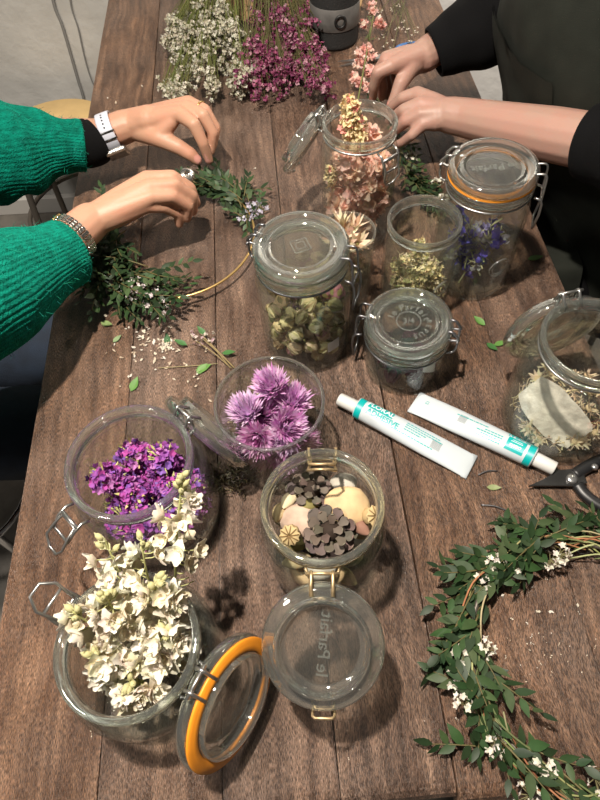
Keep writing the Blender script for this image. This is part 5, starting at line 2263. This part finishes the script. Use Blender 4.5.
def loft(m, ctrl, seg=120, per=8, ribs=0, rib=0.0, fold=0.0, seed=0, rib_until=1.0, tuck=True, mi=0, ring_fold=0.0, nfold=9):
    """cloth tube through (x, y, z, rx, ry) stations"""
    st = spline(ctrl, per)
    P = [Vector(s[:3]) for s in st]
    n = len(P)
    nrm = None
    rows = []
    for i in range(n):
        t = (P[min(i + 1, n - 1)] - P[max(i - 1, 0)]).normalized()
        if nrm is None:
            z = Vector((0, 0, 1))
            if abs(t.z) > .9:
                z = Vector((1, 0, 0))
            nrm = (z - t * z.dot(t)).normalized()
        else:
            nrm = (nrm - t * nrm.dot(t)).normalized()
        bn = t.cross(nrm)
        rx, ry = st[i][3], st[i][4]
        u = i / (n - 1)
        row = []
        for j in range(seg):
            a = 2 * pi * j / seg
            d = bn * cos(a) * rx + nrm * sin(a) * ry
            k = 1.0
            if ribs:
                k += rib * cos(a * ribs) * (1 if u < rib_until else .45)
            q = P[i] + d
            grow = min(1, u * 6)
            if fold:
                k += fold * grow * (noise.noise(q * 14 + Vector((seed, 0, 0))) + .5 * noise.noise(q * 34 + Vector((seed, 5, 0))))
            if ring_fold:
                k += ring_fold * grow * sin(u * nfold * 2 * pi + 2.2 * noise.noise(q * 9 + Vector((seed, 9, 1))) + a)
            row.append(P[i] + d * k)
        rows.append(row)
    if tuck:
        t = (P[1] - P[0]).normalized()
        r1 = [P[0] + (q - P[0]) * .93 - t * .001 for q in rows[0]]
        r2 = [P[0] + (q - P[0]) * .80 + t * .004 for q in rows[0]]
        r3 = [P[0] + (q - P[0]) * .72 + t * .03 for q in rows[0]]
        rows = [r3, r2, r1] + rows
    m.grid(rows, True, mi)


def arm_ring(c, axis, r, w, th, mat, name, parent, seg=64, ry=None):
    M_ = frame(c, axis, (0, 0, 1))
    ry = ry or r
    m = MB()
    rows = []
    for (x, k) in ((-w / 2, 0), (-w / 2, th), (-w / 2 * .8, th * 1.25), (w / 2 * .8, th * 1.25), (w / 2, th), (w / 2, 0)):
        rows.append([M_ @ Vector((x, (r + k) * cos(2 * pi * j / seg), (ry + k) * sin(2 * pi * j / seg))) for j in range(seg)])
    rows.append(rows[0])
    m.grid(rows, True)
    return m.build(name, mat, parent), M_


def head_parts(m, c, f, k=1.0):
    """c: head centre, f: facing direction"""
    f = Vector(f).normalized()
    s = Vector((0, 0, 1)).cross(f).normalized()
    u = f.cross(s)
    c = Vector(c)
    m.ball(c + u * .025, (.078, .078, .088), 20, 14)
    m.ball(c + f * .022 + u * .02, (.070, .070, .085), 20, 14)
    capsule(m, c + f * .035 - u * .03, .055, c + f * .052 - u * .078, .030)
    capsule(m, c + f * .092 + u * .018, .007, c + f * .108 - u * .018, .0125)
    for q in (-1, 1):
        capsule(m, c + s * q * .074 + u * .018 - f * .01, .010, c + s * q * .076 - u * .018 - f * .005, .008)
        capsule(m, c + f * .082 + s * q * .012 - u * .018, .006, c + f * .104 + s * q * .006 - u * .019, .007)
        capsule(m, c + f * .084 + s * q * .022 + u * .028, .006, c + f * .078 + s * q * .045 + u * .027, .005)
    capsule(m, c + f * .083 - s * .018 - u * .046, .006, c + f * .083 + s * .018 - u * .046, .006)
    capsule(m, c + f * .081 - s * .016 - u * .055, .007, c + f * .081 + s * .016 - u * .055, .007)
    return f, s, u


def hair_and_eyes(c, f, parent, seed):
    f = Vector(f).normalized()
    s = Vector((0, 0, 1)).cross(f).normalized()
    u = f.cross(s)
    c = Vector(c)
    m = MB()

    def dis(d):
        w = d.dot(f)
        k = 1.0 + .04 * noise.noise(d * 6 + Vector((seed, 0, 0)))
        if w > .35 and d.dot(u) < .55:
            k *= .84
        return k
    m.ball(c + u * .028 - f * .012, (.090, .090, .100), 36, 24, dis=dis)
    m.ball(c - f * .062 - u * .045, (.062, .07, .10), 24, 16, dis=dis)
    m.build('hair', 'hair_brown', parent)
    for q in (-1, 1):
        m = MB()
        m.ball(c + f * .078 + s * q * .031 + u * .010, .0115, 12, 8)
        m.ball(c + f * .0865 + s * q * .031 + u * .009, .005, 8, 6, mi=1)
        m.build('eye', ['eye_white', 'black_ink'], parent)


def legs(m, hip, knee, ankle, toe):
    chain(m, [(hip, .07), (knee, .052), (ankle, .036)])
    capsule(m, ankle, .032, toe, .026)


def build_left_person():
    root = thing('person', 'person in a fluffy green knitted sweater and dark jeans binding a wreath with both hands', 'person', (-.72, .62, 0))
    off = Vector((-.72, .62, 0))

    def L_(v):
        return Vector(v) - off

    def a(px, py, h):
        return at(px, py, h) - off
    m = MB()
    # torso, neck, head
    sh_f, sh_n = L_((-.68, .80, 1.13)), L_((-.69, .44, 1.13))
    capsule(m, L_((-.74, .62, .56)), .105, L_((-.72, .62, .95)), .11)
    capsule(m, sh_f, .052, sh_n, .052)
    capsule(m, L_((-.72, .62, .95)), .11, L_((-.69, .62, 1.12)), .08)
    capsule(m, L_((-.69, .62, 1.14)), .048, L_((-.64, .62, 1.28)), .047)
    hc = L_((-.60, .62, 1.35))
    face = Vector((.86, .05, -.5))
    head_parts(m, hc, face)
    legs(m, L_((-.72, .53, .545)), L_((-.30, .52, .535)), L_((-.32, .52, .085)), L_((-.22, .52, .035)))
    legs(m, L_((-.72, .71, .545)), L_((-.30, .72, .535)), L_((-.34, .73, .085)), L_((-.24, .74, .035)))
    # far arm (watch) : pinching hand
    el = L_((-.585, .825, .905))
    w0 = a(98, 137, .072)
    w1 = a(127, 126, .080)
    chain(m, [(sh_f, .05), (el, .040), (w0, .0275), (w1, .0255)])
    chain(m, [(w1 + Vector((0, .008, 0)), .021), (a(150, 120, .093), .023)])
    mcp = [(a(180, 114, .112), .0125), (a(187, 108, .112), .0122), (a(190, 104, .105), .0115), (a(189, 102, .094), .0105)]
    for (q, r) in mcp:
        chain(m, [(w1, .020), (w1.lerp(q, .5), .017), (q, r)])
    for (q1, r1), (q2, r2) in zip(mcp, mcp[1:]):
        chain(m, [(w1.lerp(q1, .55), .014), (w1.lerp(q2, .6), .014)])
    idx = [(mcp[0][0], .0120), (a(194, 124, .112), .0102), (a(203, 143, .086), .0088), (a(209, 160, .056), .0072)]
    chain(m, idx)
    mid = [(mcp[1][0], .0118), (a(203, 115, .112), .0100), (a(213, 133, .088), .0086), (a(211, 151, .062), .0070)]
    chain(m, mid)
    rin = [(mcp[2][0], .0110), (a(205, 110, .104), .0094), (a(216, 128, .080), .0080), (a(213, 146, .058), .0068)]
    chain(m, rin)
    pin = [(mcp[3][0], .0100), (a(203, 108, .086), .0082), (a(210, 122, .068), .0072), (a(208, 136, .052), .0062)]
    chain(m, pin)
    thb = [(a(138, 131, .075), .0165), (a(160, 138, .080), .0150), (a(179, 147, .072), .0120), (a(190, 154, .062), .0108), (a(197, 160, .052), .0085)]
    chain(m, thb)
    chain(m, [(a(160, 136, .082), .013), (a(172, 122, .102), .011)])
    nails = [nail(idx[3][0], idx[2][0], (-.2, -.6, .7), .0072), nail(thb[4][0], thb[3][0], (.15, -.55, .8), .0088)]
    # near arm (bracelet) : curled hand with its back to the lamp
    el2 = L_((-.415, .425, .925))
    v0 = a(66, 243, .098)
    v1 = a(90, 222, .098)
    chain(m, [(sh_n, .05), (el2, .042), (v0, .0285), (v1, .0262)])
    mc2 = [(a(147, 179, .112), .0120), (a(151, 187, .114), .0122), (a(151, 197, .108), .0116), (a(146, 206, .098), .0106)]
    for (q, r) in mc2:
        chain(m, [(v1, .021), (v1.lerp(q, .5), .0175), (q, r)])
    for (q1, r1), (q2, r2) in zip(mc2, mc2[1:]):
        chain(m, [(v1.lerp(q1, .55), .014), (v1.lerp(q2, .55), .014)])
        chain(m, [(v1.lerp(q1, .85), .011), (v1.lerp(q2, .85), .011)])
    f1 = [(mc2[0][0], .0115), (a(172, 177, .108), .0102), (a(190, 188, .084), .0088), (a(196, 203, .060), .0074)]
    f2 = [(mc2[1][0], .0118), (a(174, 185, .110), .0102), (a(192, 196, .084), .0088), (a(193, 211, .058), .0074)]
    f3 = [(mc2[2][0], .0112), (a(172, 196, .102), .0098), (a(188, 206, .078), .0084), (a(187, 218, .056), .0070)]
    f4 = [(mc2[3][0], .0102), (a(164, 207, .088), .0086), (a(178, 214, .068), .0074), (a(179, 224, .050), .0064)]
    for f_ in (f1, f2, f3, f4):
        chain(m, f_)
    chain(m, [(a(110, 208, .080), .0165), (a(134, 196, .068), .0145), (a(160, 186, .060), .0115), (a(181, 182, .056), .0085)])
    body = fuse(m, 'body', ['skin_warm', 'nail_pink'], root, .0023, 5, nails)
    # sweater
    m = MB()
    cu = a(84, 146, .073)
    dirf = (el - cu).normalized()
    loft(m, [(*cu, .037, .039), (*(cu + dirf * .035), .040, .044), (*(cu + dirf * .085 + Vector((0, -.006, -.004))), .060, .064), (*(cu + dirf * .14 + Vector((0, -.012, -.004))), .074, .072), (*(cu.lerp(el, .85)), .076, .070), (*(el + Vector((-.03, 0, .045))), .068, .066), (*(el.lerp(sh_f, .55)), .072, .072), (*(sh_f + Vector((.01, -.03, 0))), .085, .085)], 240, 9, 56, .014, .11, 3, .30, ring_fold=.06, nfold=6)
    cn = a(67, 253, .100)
    dirn = (el2 - cn).normalized()
    loft(m, [(*(cn), .043, .044), (*(cn + dirn * .035), .046, .047), (*(cn + dirn * .09), .060, .062), (*(cn.lerp(el2, .6)), .070, .070), (*(el2 + Vector((-.02, -.01, .01))), .074, .072), (*(el2.lerp(sh_n, .3) + Vector((0, 0, .02))), .073, .072), (*(el2.lerp(sh_n, .65)), .075, .075), (*(sh_n + Vector((.01, .03, 0))), .086, .086)], 256, 10, 62, .011, .055, 8, 1.0, ring_fold=.010, nfold=5)
    loft(m, [(*L_((-.735, .62, .52)), .19, .135), (*L_((-.73, .62, .62)), .195, .145), (*L_((-.72, .62, .80)), .185, .14), (*L_((-.70, .62, .98)), .195, .135), (*L_((-.69, .62, 1.10)), .20, .11), (*L_((-.685, .62, 1.16)), .13, .085), (*L_((-.68, .62, 1.21)), .07, .065)], 160, 8, 70, .008, .05, 5, 1.0, tuck=False)
    sw = m.build('sweater', 'green_knit', root)
    # loose wool hairs standing off the knit
    rng = random.Random(4)
    me = sw.data
    fz = MB()
    cand = [p for p in me.polygons if p.center.x + off.x > -.52 and p.area > 1e-9]
    for p in rng.sample(cand, min(7000, len(cand))):
        c, nn = p.center, p.normal
        t_ = rdir(rng)
        d = (nn * rng.uniform(.3, 1) + t_ * .9).normalized()
        e = c + d * rng.uniform(.004, .010)
        f_ = e + (d * .5 + rdir(rng)) * .004
        w_ = nn.cross(d)
        w_ = (w_.normalized() if w_.length > 1e-4 else t_) * .00022
        fz.add([c - w_, c + w_, e + w_, e - w_, f_], [(0, 1, 2, 3), (3, 2, 4)], 0, vary((.01, .24, .17), .3, rng))
    h = fz.build('wool_hairs', 'dry', sw)
    h['kind'] = 'stuff'
    # black undershirt cuff
    m = MB()
    dw = (w0 - cu).normalized()
    c0 = a(98, 139.5, .073)
    loft(m, [(*c0, .0315, .033), (*(c0 - (c0 - cu) * .6), .035, .037), (*(cu + dirf * .03), .034, .035)], 64, 5, 0, 0, .05, 2)
    o = m.build('undershirt_cuff', 'black_cotton', root)
    # jeans and shoes
    m = MB()
    for y, y2, ax in ((.53, .52, -.32), (.71, .73, -.34)):
        loft(m, [(*L_((ax, y2, .09)), .056, .056), (*L_((-.325, y2, .30)), .062, .064), (*L_((-.31, y2, .47)), .068, .070), (*L_((-.345, y2, .545)), .072, .066), (*L_((-.50, y, .555)), .082, .074), (*L_((-.66, y, .565)), .09, .085), (*L_((-.78, y, .58)), .085, .09)], 48, 8, 0, 0, .06, y * 9)
    m.build('jeans', 'denim', root)
    for y, x in ((.52, -.25), (.735, -.27)):
        m = MB()
        m.ball(L_((x, y, .045)), (.135, .048, .045), 24, 14, dis=lambda d: 1 if d.z > -.6 else .95)
        m.build('shoe', 'shoe_black', root)
    hair_and_eyes(hc, face, root, 2)
    # white watch : strap, buckle, holes, case below the wrist
    axd = (w1 - w0).normalized()
    c = a(110, 133, .0758)
    strap, M_ = arm_ring(c, axd, .0287, .022, .0022, 'watch_strap', 'watch_strap', root)
    m = MB()
    for k in range(5):
        an = radians(88 + k * 11)
        mm = M_ @ Matrix.Rotation(an, 4, 'X')
        m.lathe([(0, .0006), (.0014, .0006), (.0014, 0)], 12, mm @ Matrix.Translation((0, 0, .0312)) if False else mm @ Matrix.Translation((0, .0314, 0)) @ Matrix.Rotation(-pi / 2, 4, 'X'))
    m.build('strap_holes', 'black_ink', strap)
    m = MB()
    P = []
    for (x, an) in ((-.0130, 150), (.0130, 150), (.0130, 170), (-.0130, 170)):
        P.append(M_ @ Matrix.Rotation(radians(an - 5), 4, 'X') @ Vector((x, .0325, 0)))
    m.tube(P, .0013, 8, True)
    m.build('buckle', 'dark_steel', strap)
    m = MB()
    m.box(.036, .009, .038, M_ @ Matrix.Rotation(radians(222), 4, 'X') @ Matrix.Translation((0, .0325, 0)))
    m.build('watch_case', 'silver', strap, bevel=.003, smooth=False)
    # linked metal bracelet
    axd = (v1 - v0).normalized()
    c = a(75, 236, .099)
    M_ = frame(c, axd, (0, 0, 1))
    m = MB()
    nl = 30
    for k in range(nl):
        an = 2 * pi * k / nl
        mm = M_ @ Matrix.Rotation(an, 4, 'X')
        for (x, w, t_) in ((-.0042, .0036, .0020), (0, .0044, .0026), (.0042, .0036, .0020)):
            m.box(w, .0050 if x else .0046, t_, mm @ Matrix.Translation((x, 0, .0300)))
    br = m.build('bracelet', 'silver', root, smooth=False, bevel=.0005)
    m = MB()
    m.box(.0125, .022, .003, M_ @ Matrix.Rotation(radians(-62), 4, 'X') @ Matrix.Translation((0, 0, .0308)))
    m.build('clasp', 'gold', br, smooth=False, bevel=.0008)
    # ring
    p, q = rin[0][0], rin[1][0]
    rc = p.lerp(q, .75)
    M_ = frame(rc, q - p, (0, 0, 1))
    m = MB()
    m.tube([M_ @ Vector((0, .0104 * cos(2 * pi * k / 30), .0104 * sin(2 * pi * k / 30))) for k in range(30)], .0011, 8, True)
    m.ball(M_ @ Vector((0, -.003, .0112)), .0016, 8, 6)
    m.build('finger_ring', 'gold', root)
    # binding wire reel between thumb and finger
    p = at(187, 176, .070)
    t = thing('wire_reel', 'small silver reel of binding wire held in the curled hand', 'wire reel', p)
    m = MB()
    prof = [(0, -.006), (.0105, -.006), (.011, -.0045), (.0105, -.004), (.008, -.0035), (.0085, 0), (.008, .0035), (.0105, .004), (.011, .0045), (.0105, .006), (.003, .006), (.003, .005), (0, .005)]
    m.lathe(prof, 28)
    o = m.build('reel', 'silver', t)
    o.matrix_local = rot_to((.35, -.45, .8))
    return root


def build_right_person():
    off = Vector((.60, .84, 0))
    root = thing('person', 'person in black top and dark olive apron with bare forearm, holding a pink stem', 'person', off)

    def L_(v):
        return Vector(v) - off

    def a(px, py, h):
        return at(px, py, h) - off
    m = MB()
    sh_f, sh_n = L_((.52, 1.05, 1.15)), L_((.54, .69, 1.15))
    capsule(m, L_((.63, .84, .56)), .105, L_((.53, .88, .95)), .10)
    capsule(m, sh_f, .052, sh_n, .052)
    capsule(m, L_((.53, .88, .95)), .10, L_((.53, .87, 1.14)), .08)
    capsule(m, L_((.52, .84, 1.16)), .048, L_((.46, .84, 1.30)), .047)
    hc = L_((.42, .84, 1.37))
    face = Vector((-.84, -.02, -.54))
    head_parts(m, hc, face)
    legs(m, L_((.63, .75, .545)), L_((.24, .76, .535)), L_((.27, .76, .085)), L_((.17, .76, .035)))
    legs(m, L_((.63, .93, .545)), L_((.24, .94, .535)), L_((.27, .95, .085)), L_((.17, .96, .035)))
    # far hand: index and thumb hold the stem
    el = L_((.49, 1.035, .925))
    w0, w1 = a(437, 47, .100), a(424, 56, .100)
    chain(m, [(sh_f, .05), (el, .040), (w0, .0280), (w1, .0265)])
    mcp = [(a(391, 66, .112), .0122), (a(386, 61, .108), .0122), (a(386, 58, .098), .0112), (a(389, 57, .086), .0102)]
    for (q, r) in mcp:
        chain(m, [(w1, .021), (w1.lerp(q, .5), .018), (q, r)])
    for (q1, r1), (q2, r2) in zip(mcp, mcp[1:]):
        chain(m, [(w1.lerp(q1, .55), .015), (w1.lerp(q2, .6), .015)])
    idx = [(mcp[0][0], .0118), (a(378, 72, .106), .0104), (a(374, 86, .080), .0088), (a(373, 97, .056), .0074)]
    chain(m, idx)
    mid = [(mcp[1][0], .0116), (a(379, 70, .092), .0100), (a(383, 86, .068), .0086), (a(382, 97, .048), .0072)]
    chain(m, mid)
    rin = [(mcp[2][0], .0108), (a(384, 72, .078), .0094), (a(388, 86, .058), .0080), (a(387, 96, .044), .0066)]
    chain(m, rin)
    pin = [(mcp[3][0], .0098), (a(392, 72, .066), .0082), (a(396, 84, .052), .0070), (a(394, 92, .042), .0060)]
    chain(m, pin)
    thb = [(a(419, 62, .094), .0170), (a(409, 69, .098), .0158), (a(401, 83, .088), .0122), (a(396, 96, .072), .0104), (a(391, 105, .060), .0080)]
    chain(m, thb)
    nails = [nail(idx[3][0], idx[2][0], (-.5, -.6, .5), .0074, 1), nail(thb[4][0], thb[3][0], (.1, -.75, .6), .0080, 2)]
    # near hand and bare forearm
    el2 = L_((.488, .590, .918))
    v0, v1 = a(466, 118, .094), a(449, 115, .092)
    chain(m, [(sh_n, .05), (el2, .037), (v0.lerp(el2, .45), .0355), (v0, .0280), (v1, .0262)])
    mc2 = [(a(417, 94, .100), .0118), (a(421, 104, .102), .0120), (a(421, 114, .096), .0114), (a(423, 124, .086), .0104)]
    for (q, r) in mc2:
        chain(m, [(v1, .021), (v1.lerp(q, .5), .0178), (q, r)])
    for (q1, r1), (q2, r2) in zip(mc2, mc2[1:]):
        chain(m, [(v1.lerp(q1, .55), .014), (v1.lerp(q2, .55), .014)])
    f1 = [(mc2[0][0], .0114), (a(403, 98, .092), .0100), (a(393, 106, .072), .0086), (a(389, 110, .056), .0072)]
    f2 = [(mc2[1][0], .0116), (a(404, 110, .092), .0100), (a(394, 117, .070), .0086), (a(389, 120, .054), .0072)]
    f3 = [(mc2[2][0], .0110), (a(406, 121, .084), .0096), (a(397, 129, .064), .0082), (a(392, 131, .050), .0068)]
    f4 = [(mc2[3][0], .0100), (a(412, 135, .072), .0084), (a(403, 142, .054), .0072), (a(396, 145, .042), .0062)]
    for f_ in (f1, f2, f3, f4):
        chain(m, f_)
    chain(m, [(a(440, 108, .080), .0165), (a(424, 98, .070), .0145), (a(406, 97, .062), .0112), (a(394, 103, .056), .0085)])
    nails.append(nail(f1[3][0], f1[2][0], (-.3, .2, .9), .0072, 1))
    fuse(m, 'body', ['skin_pink', 'nail_pink', 'nail_dark'], root, .0023, 5, nails)
    # black top
    m = MB()
    cu = a(434, 53, .098)
    d_ = (el - cu).normalized()
    loft(m, [(*cu, .038, .040), (*(cu + d_ * .04), .048, .050), (*(cu + d_ * .10), .066, .066), (*(cu.lerp(el, .85)), .074, .070), (*(el + Vector((.03, -.01, .05))), .064, .064), (*(el.lerp(sh_f, .6) + Vector((.01, -.01, 0))), .068, .068), (*(sh_f + Vector((.01, -.03, 0))), .08, .08)], 96, 9, 0, 0, .07, 3, ring_fold=.03, nfold=6)
    cn = a(590, 142, .135)
    d_ = (el2 - cn).normalized()
    loft(m, [(*cn, .0475, .0475), (*(cn + d_ * .03), .052, .052), (*(el2.lerp(cn, .25)), .058, .057), (*(el2 + Vector((.010, -.012, .004))), .066, .064), (*(el2.lerp(sh_n, .3) + Vector((.008, -.006, 0))), .070, .068), (*(el2.lerp(sh_n, .65)), .070, .070), (*(sh_n + Vector((.0, .03, 0))), .08, .08)], 96, 9, 0, 0, .06, 6, ring_fold=.03, nfold=5)
    loft(m, [(*L_((.66, .84, .50)), .185, .125), (*L_((.635, .84, .62)), .19, .135), (*L_((.565, .88, .80)), .178, .140), (*L_((.515, .885, .95)), .185, .140), (*L_((.525, .88, 1.10)), .19, .11), (*L_((.53, .87, 1.18)), .12, .08), (*L_((.53, .87, 1.22)), .065, .062)], 96, 8, 0, 0, .04, 5, tuck=False)
    m.build('black_top', 'black_cotton', root)
    # apron: bib round the front of the torso, skirt over the lap
    m = MB()
    st = [(.50, .640, .225, .150, 100), (.60, .632, .222, .158, 98), (.68, .615, .214, .160, 94), (.76, .566, .205, .158, 90), (.84, .530, .206, .160, 84), (.92, .505, .208, .158, 76), (1.00, .495, .207, .152, 64), (1.08, .500, .20, .140, 50)]
    for th in (0, .0022):
        rows = []
        for (z, cx, ry, rx, half) in spline(st, 5):
            row = []
            for j in range(49):
                an = pi + radians(half) * (j / 24 - 1)
                q = Vector((cx + .008 + (rx + th) * cos(an), .84 + .045 * min(1, max(0, (z - .62) / .2)) + (ry + th) * sin(an), z))
                k = .010 * noise.noise(q * 9) + .004 * noise.noise(q * 30)
                q += Vector((cos(an), sin(an), 0)) * k
                row.append(q - off)
            rows.append(row)
        m.grid(rows, flip=bool(th))
    for th in (0, .0022):
        rows = []
        for i in range(31):
            u = i / 30
            x = .50 - .26 * u
            row = []
            for j in range(61):
                v = j / 60 * 2 - 1
                s_ = abs(v)
                y = .845 + v * .245
                z = .632 + .010 * sin(v * 9 + u * 2) * (1 - s_) + .008 * noise.noise(Vector((x * 10, y * 10, 2)))
                if s_ > .62:
                    dr = (s_ - .62) / .38
                    z -= .16 * dr ** 1.6
                    y = .845 + math.copysign(.152 + .045 * dr, v)
                row.append(Vector((x, y, z + th)) - off)
            rows.append(row)
        m.grid(rows, flip=not th)
    ap = m.build('apron', 'apron_cloth', root)
    m = MB()
    for th in (0, .002):
        rows = []
        for i in range(9):
            z = .80 + .13 * i / 8
            rows.append([])
            for j in range(25):
                an = pi + radians(38) * (j / 12 - 1)
                q = Vector((.538 - (z - .84) * .31 + (.1655 + th) * cos(an), .885 + (.213 + th) * sin(an), z))
                q += Vector((cos(an), sin(an), 0)) * (.010 * noise.noise(q * 9) + .004 * noise.noise(q * 30))
                rows[-1].append(q - off)
        m.grid(rows, flip=bool(th))
    m.build('pocket', 'apron_cloth', ap)
    m = MB()
    for y, ax in ((.76, .27), (.95, .27)):
        loft(m, [(*L_((ax, y, .09)), .055, .055), (*L_((.265, y, .30)), .06, .06), (*L_((.25, y, .46)), .064, .066), (*L_((.285, y, .537)), .066, .060), (*L_((.45, y, .545)), .076, .068), (*L_((.60, y, .55)), .085, .08), (*L_((.70, y, .56)), .08, .085)], 48, 8, 0, 0, .05, y * 5)
    m.build('trousers', 'black_cotton', root)
    for y in (.76, .955):
        m = MB()
        m.ball(L_((.20, y, .045)), (.135, .048, .045), 24, 14)
        m.build('shoe', 'shoe_black', root)
    hair_and_eyes(hc, face, root, 7)
    return root


# ------------------------------------------------------------------ light
def build_light():
    w = bpy.data.worlds.new('room')
    S.world = w
    w.use_nodes = True
    bg = w.node_tree.nodes['Background']
    bg.inputs['Color'].default_value = (1.0, 0.93, 0.85, 1)
    bg.inputs['Strength'].default_value = 0.06

    def lamp(name, loc, power, size, col, spot=None):
        ld = bpy.data.lights.new(name, 'AREA')
        ld.shape = 'DISK'
        ld.size = size
        ld.energy = power
        ld.color = col
        o = bpy.data.objects.new(name, ld)
        o.location = loc
        link(o)
        return o
    lamp('ceiling_or_fill_lamp', (-.20, .32, T + 1.55), 40, .06, (1, .90, .78))
    lamp('ceiling_or_fill_lamp', (-.95, .15, T + 1.6), 14, .22, (1, .93, .84))
    lamp('ceiling_or_fill_lamp', (1.05, 1.35, T + 1.05), 12, .3, (1, .88, .74))  # added fill that brightens the white panel behind the apron, no known fixture
    S.view_settings.view_transform = 'Standard'
    S.view_settings.look = 'None'
    S.view_settings.gamma = 1
    S.view_settings.use_curve_mapping = False
    S.view_settings.exposure = 0.30
    cy = S.cycles
    cy.max_bounces = 14
    cy.transparent_max_bounces = 40
    cy.transmission_bounces = 14
    cy.glossy_bounces = 6
    cy.diffuse_bounces = 4
    cy.caustics_refractive = False
    cy.caustics_reflective = False
    cy.sample_clamp_indirect = 6


import time as _t
_t0 = _t.time()


def step(f, *a, **k):
    r = f(*a, **k)
    print('%-24s %.1fs' % (f.__name__, _t.time() - _t0))
    return r


make_camera()
step(build_setting)
step(build_table)
build_stool('round pale wooden stool seat seen behind the raised green sleeve', -.585, 1.53, .45, .165, 'pale_wood', 'bent_metal')
build_stool('black padded stool with chrome legs under the sweater wearer', -.80, .62, .430, .17, 'black_cotton', 'chrome')
build_stool('dark stool with metal legs under the apron wearer', .70, .84, .430, .17, 'black_cotton', 'bent_metal')
step(build_jars)
step(build_wreaths)
step(build_background_items)
step(build_tubes)
step(build_shears)
step(build_litter)
step(build_left_person)
step(build_right_person)
step(build_light)
